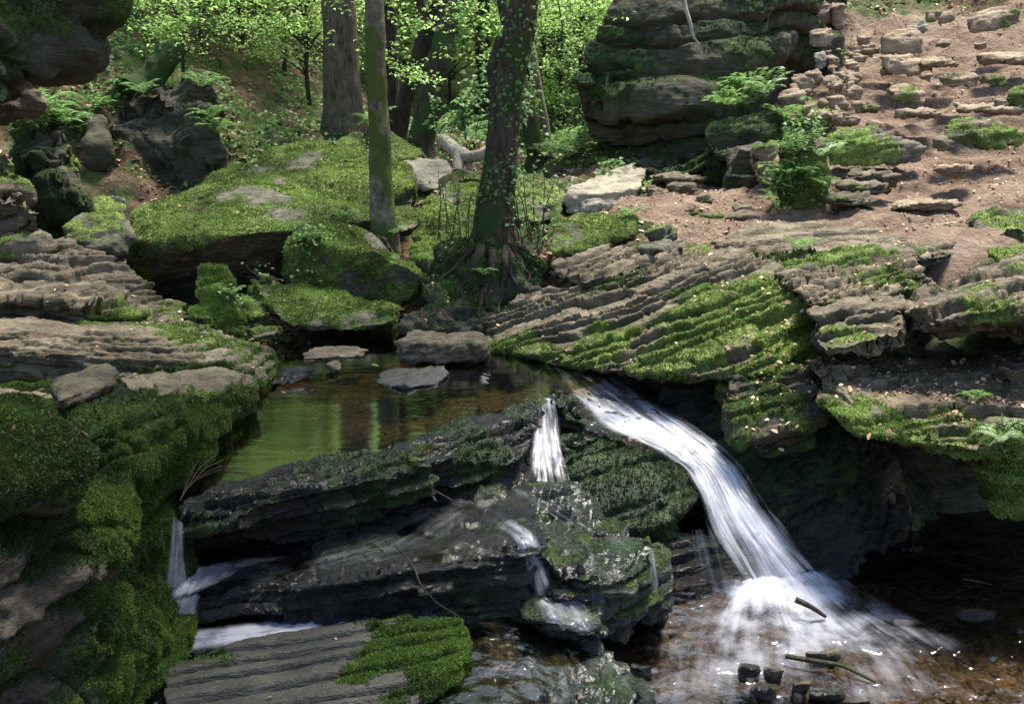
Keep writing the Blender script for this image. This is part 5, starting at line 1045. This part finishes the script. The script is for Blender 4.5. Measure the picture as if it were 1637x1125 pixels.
# bleached dead wood
r0 = P(706,224,11.2)
dw = [tube_np([r0, P(722,236,11.1), P(738,250,10.9), P(752,252,10.8), P(768,248,10.7), P(782,236,10.7)], [.07,.09,.10,.08,.06,.03], seg=12, step=.04, rough=.22, rfreq=8, seed=4),
      tube_np([P(734,246,10.9), P(733,262,10.8), P(731,276,10.7)], [.09,.07,.06], seg=12, step=.04, rough=.2, rfreq=8, seed=5),
      tube_np([P(745,255,10.9), P(752,268,10.8), P(750,276,10.8)], [.05,.04,.03], seg=10, step=.04, rough=.2, rfreq=8, seed=6)]
V, Fc = join(dw); tag(put('dead_wood', np_mesh('dead_wood', V, Fc, {'moss': np.zeros(len(V))}), M['palewood']), 'bleached dead log with a fork, lying in the sun left of the ivy tree', 'log')
tag(tube('hanging_root', [P(1092,-15,10.4), P(1096,15,10.35), P(1104,38,10.3), P(1106,58,10.3), P(1118,72,10.3)], [.022,.02,.018,.015,.01], 'palewood', seg=8, step=.05, rough=.3), 'white bare root dangling over the dark right cliff', 'root')
rock('mossy_stump', 'small mossy tree stump with spreading roots at the edge of the path', [[P(1040,362,6.95),P(1062,356,7.0),P(1080,375,6.9),P(1075,392,6.8),P(1035,385,6.9),P(1060,375,7.2)],[P(1015,395,6.8),P(1045,375,6.9),P(1082,385,6.8),P(1092,405,6.6),P(1030,408,6.6),P(1060,395,7.1)]],
  mat='boulder', cat='stump', rough=.06, rs=3, A=.01, moss=.5, smooth=4, facet=.02, fs=6, t=.1)
# ---------------- forest behind ----------------
def copy_tree(o, parent=None):
    c = o.copy(); C.objects.link(c); c.parent = parent
    for ch in o.children: copy_tree(ch, c)
    return c
LBL = ['slender forest tree with bright green leaves far back in the valley', 'low leafy sapling with layered sprays of bright leaves on the wooded slope']
def proto_tree(kind, i):
    sd = 50+kind*10+i; rg = random.Random(sd)
    if kind == 0:
        r = empty('forest_tree', (0,0,0)); H = 11
        pts = [(0,0,-.4),(0,0,.2),(.1*rg.uniform(-1,1),0,3),(.3*rg.uniform(-1,1),.1,6),(.4*rg.uniform(-1,1),0,H)]
        V, Fc = tube_np(pts, [.22,.16,.13,.10,.03], seg=10, step=.3, rough=.1); put('trunk', np_mesh('trunk', V, Fc, {'moss': np.full(len(V), .3)}), M['darkbark'], r)
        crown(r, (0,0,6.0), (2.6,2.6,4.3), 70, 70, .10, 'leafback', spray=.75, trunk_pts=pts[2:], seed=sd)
    else:
        r = empty('leafy_sapling', (0,0,0))
        pts = [(0,0,-.2),(.05,0,.6),(.15*rg.uniform(-1,1),0,1.6),(.3*rg.uniform(-1,1),.1,3.4)]
        V, Fc = tube_np(pts, [.045,.035,.03,.01], seg=7, step=.2, rough=.1); put('trunk', np_mesh('trunk', V, Fc, {'moss': np.full(len(V), .2)}), M['darkbark'], r)
        crown(r, (0,0,2.0), (1.3,1.3,1.5), 50, 90, .058, 'leaf', spray=.42, trunk_pts=pts[1:], seed=sd)
    return r
rg = random.Random(5)
protos = {0: [proto_tree(0, i) for i in range(3)], 1: [proto_tree(1, i) for i in range(3)]}
spots = []
for i in range(26):
    Y = 22+22*(i/26)**1.0; px = rg.uniform(380, 1010); spots.append((0, px, Y, rg.uniform(.8, 1.25)))
for i in range(5): spots.append((0, rg.uniform(-150, 420), rg.uniform(23, 32), rg.uniform(.8, 1.1)))
for i in range(20): spots.append((1, rg.uniform(610, 960), rg.uniform(18, 30), rg.uniform(.9, 1.4)))
for (px, Y, s) in [(270,14.5,1.0),(330,15.5,1.1),(400,17,1.2),(460,16.5,1.1),(500,15,1.0),(430,19,1.3),(360,19,1.3),(250,17,1.2),(500,20,1.4),(180,13.5,.9),(300,12.6,.7)]: spots.append((1, px, Y, s))
used_ = {}
for kd, px, Y, s in spots:
    d = ray(px, 230); x = d[0]/d[1]*Y; gz_ = float(ground_z([[x, Y]])[0])
    k = rg.randrange(3); pr = protos[kd][k]
    o = pr if (kd, k) not in used_ else copy_tree(pr)
    used_[(kd, k)] = 1
    o.location = (x, Y, gz_); o.scale = (s, s, s*rg.uniform(.9, 1.1)); o.rotation_euler = (0, 0, rg.uniform(0, 6.28))
    tag(o, LBL[kd], 'tree' if kd == 0 else 'sapling', ['trees in the valley behind', 'saplings on the wooded slope'][kd])
# distant wood closing the valley
hx = RNG.uniform(-26, 24, 100000); hy = RNG.uniform(29, 68, 100000); gz3 = ground_z(np.c_[hx, hy])
hz = gz3+RNG.random(100000)**.8*13
V, Fc, rv = leafcloud(np.c_[hx, hy, hz], np.tile([0,-.5,1.0], (100000,1)), .24, .7, .9)
rv = np.clip(rv*.4+.6*np.repeat(np.clip(.5+fbm(np.c_[hx, hy, hz]*.35, 3), 0, 1), 4), 0, 1)
tag(put('distant_wood', np_mesh('distant_wood', V, Fc, {'rv': rv}), M['leafback'], origin=(0,55,5)), 'mass of far green trees closing the valley, haze put into their leaf colour', 'woodland', kind='stuff')
# ---------------- ferns and shrubs ----------------
def fern_mesh(nf, L, seed, npin=16):
    rg = np.random.default_rng(seed); pos, nor, up, sz = [], [], [], []
    for k in range(nf):
        a = 6.283*k/nf+rg.uniform(-.3,.3); ln = L*rg.uniform(.7,1.1); e0 = rg.uniform(1.0,1.7)
        for j in range(npin):
            t = (j+1)/npin; r = ln*t*.85; z = ln*(e0*t-1.0*t*t)*.8
            p = np.array([math.cos(a)*r, math.sin(a)*r, z]); side = np.array([-math.sin(a), math.cos(a), 0])
            w = ln*.26*math.sin(math.pi*min(1, t*.92+.1))**.8
            for s in (-1, 1):
                pos.append(p+side*s*w*.5); nor.append((0,0,1)); up.append(side*s+np.array([math.cos(a), math.sin(a), 0])*.3); sz.append(w)
    pos = np.array(pos); n = len(pos); up = np.array(up)
    nn = np.tile([0,0,1.0], (n,1))+rg.normal(0,.15,(n,3)); nn /= np.linalg.norm(nn, axis=1)[:,None]
    t = up-nn*(up*nn).sum(1)[:,None]; t /= np.linalg.norm(t, axis=1)[:,None]; b = np.cross(nn, t); s = np.array(sz)[:,None]
    V = np.stack([pos-t*s*.5, pos-b*s*.14, pos+t*s*.5-nn*s*.12, pos+b*s*.14], 1).reshape(-1,3)
    return V, np.arange(n*4).reshape(-1,4), np.repeat(rg.random(n), 4)
FERNS = [fern_mesh(9, .30, s) for s in range(3)]
FM = [np_mesh('fern', *(lambda q: (q[0], q[1], {'rv': q[2]}))(f)) for f in FERNS]
for me in FM: me.materials.append(M['herb'])
ferns = [(60,185,8.2,1.6),(85,180,8.3,1.5),(105,200,8.2,1.5),(75,205,8,1.4),(50,200,8,1.3),(125,215,8.5,1.2),(150,180,10,1.3),(205,160,10.8,1.3),(230,150,11,1.2),(345,215,10.6,1.3),(340,190,11,1.2),(320,140,11.2,1.3),(270,140,11.3,1.1),
 (1175,160,9.9,1.5),(1200,152,10,1.6),(1225,150,9.9,1.4),(1160,170,9.8,1.1),(1262,205,8.8,1.2),(1290,200,8.6,1.5),(1315,205,8.4,1.3),(1250,190,9.2,1.0),(1275,250,8.1,1.2),(1265,290,7.8,1.1),(1250,320,7.6,1.1),(1290,300,7.7,1.1),(1310,250,8.1,1),
 (1275,400,6.0,.7),(1240,330,7.6,.9),(1010,345,7.5,.6),(700,210,13.5,1.8),(740,215,13,1.6),(780,225,12.5,1.6),(890,235,12,2),(915,250,12,1.8),(870,250,11.5,1.5),(935,250,12.5,1.8),(600,200,13,1.4),
 (385,490,6.4,.55),(370,470,6.3,.5),(545,350,7.8,.5),(500,385,7.4,.6),(630,375,7.6,.5),(1600,700,3.8,.45),(1560,640,4.1,.4),(770,440,6.9,.6)]
FP = [drop_to(px, py, Y) for px, py, Y, s in ferns]
for i, (px, py, Y, s) in enumerate(ferns):
    o = bpy.data.objects.new('fern', FM[i % 3]); C.objects.link(o); o.location = FP[i]; o.rotation_euler = (rg.uniform(-.2,.2)+.2, rg.uniform(-.2,.2), rg.uniform(0,6.28)); o.scale = (s,)*3
    tag(o, 'small green fern rooted in moss or earth', 'fern', 'ferns growing on rocks and slopes')
# twiggy shrub with small leaves around the ivy tree
def shrub(label, stems, leaf, n, seed, mat='herb', h=1.0, spread=.25, grp=None):
    rg = np.random.default_rng(seed); parts, lp = [], []
    for p in stems:
        p = np.array(p); d = np.array([rg.normal(0, spread), rg.normal(0, spread*.5), h*rg.uniform(.6, 1.1)])
        q1 = p+d*.5+rg.normal(0, .03, 3); q2 = p+d
        parts.append(tube_np([p, q1, q2], [.006,.004,.002], seg=4, step=.1))
        for k in range(n):
            t = rg.uniform(.15, 1); c_ = p+(d*t)+rg.normal(0, .05, 3); lp.append(c_)
    V, Fc = join(parts); base = np.mean(np.array(stems), 0); root = empty('shrub', base); tag(root, label, 'shrub', grp)
    put('stems', np_mesh('stems', V, Fc, {'moss': np.zeros(len(V))}), M['twig'], root)
    V, Fc, rv = leafcloud(np.array(lp), np.tile([0,-.4,1.0], (len(lp),1)), leaf, .75, .5)
    put('leaves', np_mesh('leaves', V, Fc, {'rv': rv}), M[mat], root)
    return root
shrub('twiggy shrub with small green leaves left of the ivy tree trunk', [P(x, y, 7.2) for x, y in [(705,395),(715,400),(722,385),(730,405),(738,395),(745,390),(750,400),(700,385),(756,395)]], .032, 9, 1, h=.62, spread=.08)
shrub('twiggy shrub with small dark leaves right of the ivy tree trunk', [P(x, y, 7.2) for x, y in [(825,400),(835,395),(842,405),(850,390),(858,398),(868,392),(830,385),(845,380),(855,375),(820,380)]], .038, 26, 2, h=.85, spread=.13)
shrub('leafy shrub in front of the dead log', [P(x, y, 10.3) for x, y in [(700,215),(690,225),(720,215),(745,225),(760,215),(775,230),(735,210)]], .07, 45, 3, h=.7, spread=.3)
shrub('leafy shrub in the dark behind the ivy tree', [P(x, y, 12) for x, y in [(870,235),(900,240),(885,245),(915,235),(930,245)]], .07, 60, 4, h=1.2, spread=.35)
shrub('dense green shrub clump in the middle of the dirt slope', [drop_to(x, y, 8.2) for x, y in [(1260,225),(1275,215),(1290,212),(1305,215),(1320,218),(1270,235),(1285,230),(1300,230),(1250,245),(1280,250)]], .045, 60, 5, h=.22, spread=.13)
shrub('dark green shrub clump at the foot of the dirt slope', [drop_to(x, y, 7.8) for x, y in [(1245,290),(1260,300),(1250,315),(1270,320),(1285,290),(1300,310),(1265,330),(1290,325)]], .04, 55, 6, h=.16, spread=.12)
shrub('sprig of pale leaves growing beside the upright mossy stump rock', [P(x, y, 6.25) for x, y in [(372,480),(380,485),(388,488)]], .035, 8, 7, h=.12, spread=.12)
shrub('sprig of pale leaves on top of the long mossy slab', [P(x, y, 6.9) for x, y in [(440,445),(450,447),(465,450)]], .03, 8, 8, h=.1, spread=.1)
shrub('small leafy plants on the left of the rounded mossy boulder', [drop_to(x, y, 7.6) for x, y in [(480,385),(490,380),(500,378),(485,395),(495,390),(510,385),(478,400)]], .03, 26, 9, h=.06, spread=.06)
# beech branches hanging into the top of the picture
def branch(label, pts, leaf, n, seed, spread=.22):
    root = empty('leafy_branch', pts[0]); tag(root, label, 'branch')
    tp = np.array(pts); rg = np.random.default_rng(seed); parts = [tube_np(pts, list(np.linspace(.014, .004, len(pts))), seg=5, step=.08)]; lp = []
    for k in range(n):
        f = rg.uniform(.15, .999)*(len(tp)-1); i = int(f); a = tp[i]+(tp[i+1]-tp[i])*(f-i); e = a+np.array([rg.normal(0, spread), rg.normal(0, spread), rg.normal(-.03, spread*.35)])
        parts.append(tube_np([a, (a+e)/2+np.array([0,0,.02]), e], [.005,.003,.002], seg=4))
        for q in np.linspace(.15, 1, 14): lp.append(a+(e-a)*q+rg.normal(0, .028, 3))
    V, Fc = join(parts); put('twigs', np_mesh('twigs', V, Fc, {'moss': np.zeros(len(V))}), M['twig'], root)
    V, Fc, rv = leafcloud(np.array(lp), np.tile([0,-.2,1.0], (len(lp),1)), leaf, .62, .35); put('leaves', np_mesh('leaves', V, Fc, {'rv': rv}), M['leaf'], root)
branch('leafy beech branch reaching over the broken trunk at upper left', [P(420,-60,10), P(360,-10,10), P(300,25,10), P(255,55,10)], .052, 70, 1, .3)
branch('leafy beech branch over the wooded slope left of the thick trunk', [P(560,-90,10), P(500,-20,10), P(470,20,10), P(440,50,10)], .052, 40, 2, .3)
branch('leafy beech branch right of the slim mottled trunk', [P(605,-60,8.3), P(625,-10,8.4), P(640,30,8.6), P(660,55,8.8)], .048, 30, 3, .22)
branch('lower leafy branch right of the slim mottled trunk', [P(604,20,8.2), P(625,80,8.6), P(645,115,9), P(670,125,9.4)], .048, 22, 4, .2)
branch('leafy branch hanging between the leaning trunk and the ivy tree', [P(720,-60,11), P(740,0,11), P(760,50,11.1), P(775,100,11.2)], .055, 34, 5, .35)
branch('leafy branch hanging in the bright gap right of the ivy tree', [P(900,-80,11.5), P(890,-10,11.5), P(900,50,11.6), P(880,110,11.8)], .055, 50, 6, .42)
# ---------------- undergrowth and litter (stuff) ----------------
N_ = 52000
x = RNG.uniform(-9, 6, N_); y = 9.2+15*RNG.random(N_)**1.2; xy_ = np.c_[x, y]; zz, dm_ = ground_full(xy_)
k = (fbm(np.c_[xy_*.55, x*0], 3, seed=60) > -.12) & (dm_ < .3)
pts = np.c_[x, y, zz+.03+.10*RNG.random(N_)**2][k]
V, Fc, rv = leafcloud(pts, np.tile([0,-.3,1.0], (len(pts),1)), .065, .7, .6)
tag(put('undergrowth', np_mesh('undergrowth', V, Fc, {'rv': rv}), M['herb'], origin=(0,12,2)), 'low green plants covering the wooded slope', 'undergrowth', kind='stuff')
N_ = 60000
x = RNG.uniform(-8, 7.5, N_); y = 6.8+13*RNG.random(N_)**1.3; xy_ = np.c_[x, y]; zz, dm_ = ground_full(xy_)
k = (fbm(np.c_[xy_*.8, x*0], 3, seed=61) > -.1) & (RNG.random(N_) > dm_*.55)
pts = [np.c_[x, y, zz+.012][k]]; nr = [np.tile([0,0,1.0], (k.sum(),1))]
sz = [np.where(dm_[k] > .5, .030, .055)]
LIT = {'striped_slab': 520, 'top_slab': 260, 'lower_slab': 800, 'mossy_ledge': 600, 'bank_ledge': 90, 'layered_ledge': 60, 'mossy_boulder': 22, 'moss_mound': 60, 'striped_block': 130, 'rock_ledge': 20, 'foreground_slab': 26, 'root_mound': 150, 'dark_block': 60}
for nm, c_, tri, mo, no, dd in SURF:
    if nm not in LIT: continue
    p, nn, idx = sample_faces(c_, tri, LIT[nm], sst(no[:,2], .55, .85))
    if not len(p): continue
    kk = (fbm(p*2.2, 3, seed=62) > (.10 if nm != 'striped_slab' else .30-.09*p[:,0])) | (RNG.random(len(p)) < .12)
    pts.append(p[kk]+nn[kk]*.008); nr.append(nn[kk]); sz.append(np.full(kk.sum(), .027 if dd > 3.3 else .034))
pts = np.vstack(pts); nr = np.vstack(nr); sz = np.concatenate(sz); sz = sz*(.55+1.0*RNG.random(len(sz))**2)
V, Fc, rv = leafcloud(pts, nr, sz, .62, .30, bend=.16, shape='oval')
tag(put('fallen_leaves', np_mesh('fallen_leaves', V, Fc, {'rv': rv}), M['litter'], origin=(0,8,1)), 'brown and pale dead leaves strewn over slopes and slabs', 'leaf litter', kind='stuff')
# sticks
def stick(label, pts, r, mat='twig', moss=0.0, grp=None): tag(tube('stick', pts, list(np.linspace(r, r*.5, len(pts))), mat, seg=7, step=.03, rough=.25, moss=moss), label, 'stick', grp)
stick('dark wood sliver poking out of the foam in the lower stream', [G(1272,958,.10), G(1295,968,.08), G(1320,985,.03)], .018)
stick('mossy twig lying across the gravel bar', [G(1255,1048,.05), G(1300,1056,.05), G(1345,1062,.04), G(1400,1090,.03)], .010, moss=.5)
stick('thin bare twig bent across the stepped ledge', [G(630,870,.56), G(660,900,.52), G(672,935,.48), G(700,965,.36), G(735,985,.28)], .0035)
stick('thin straight twig beside the small fall under the weir', [G(692,782,.62), G(715,795,.58), G(735,806,.56)], .004)
stick('yellow twig at the far shore of the lower stream', [G(1540,925,.03), G(1570,930,.03), G(1585,934,.03)], .006)
for i in range(7):
    a = G(288+i*3, 800-i*6, .72); e = G(330+i*14, 720+i*7, .78)
    stick('one of the thin dry twigs caught at the corner of wall and weir', [a, tuple((np.array(a)+np.array(e))/2+np.array([0,0,.03])), e], .003, grp='twigs caught by the weir')
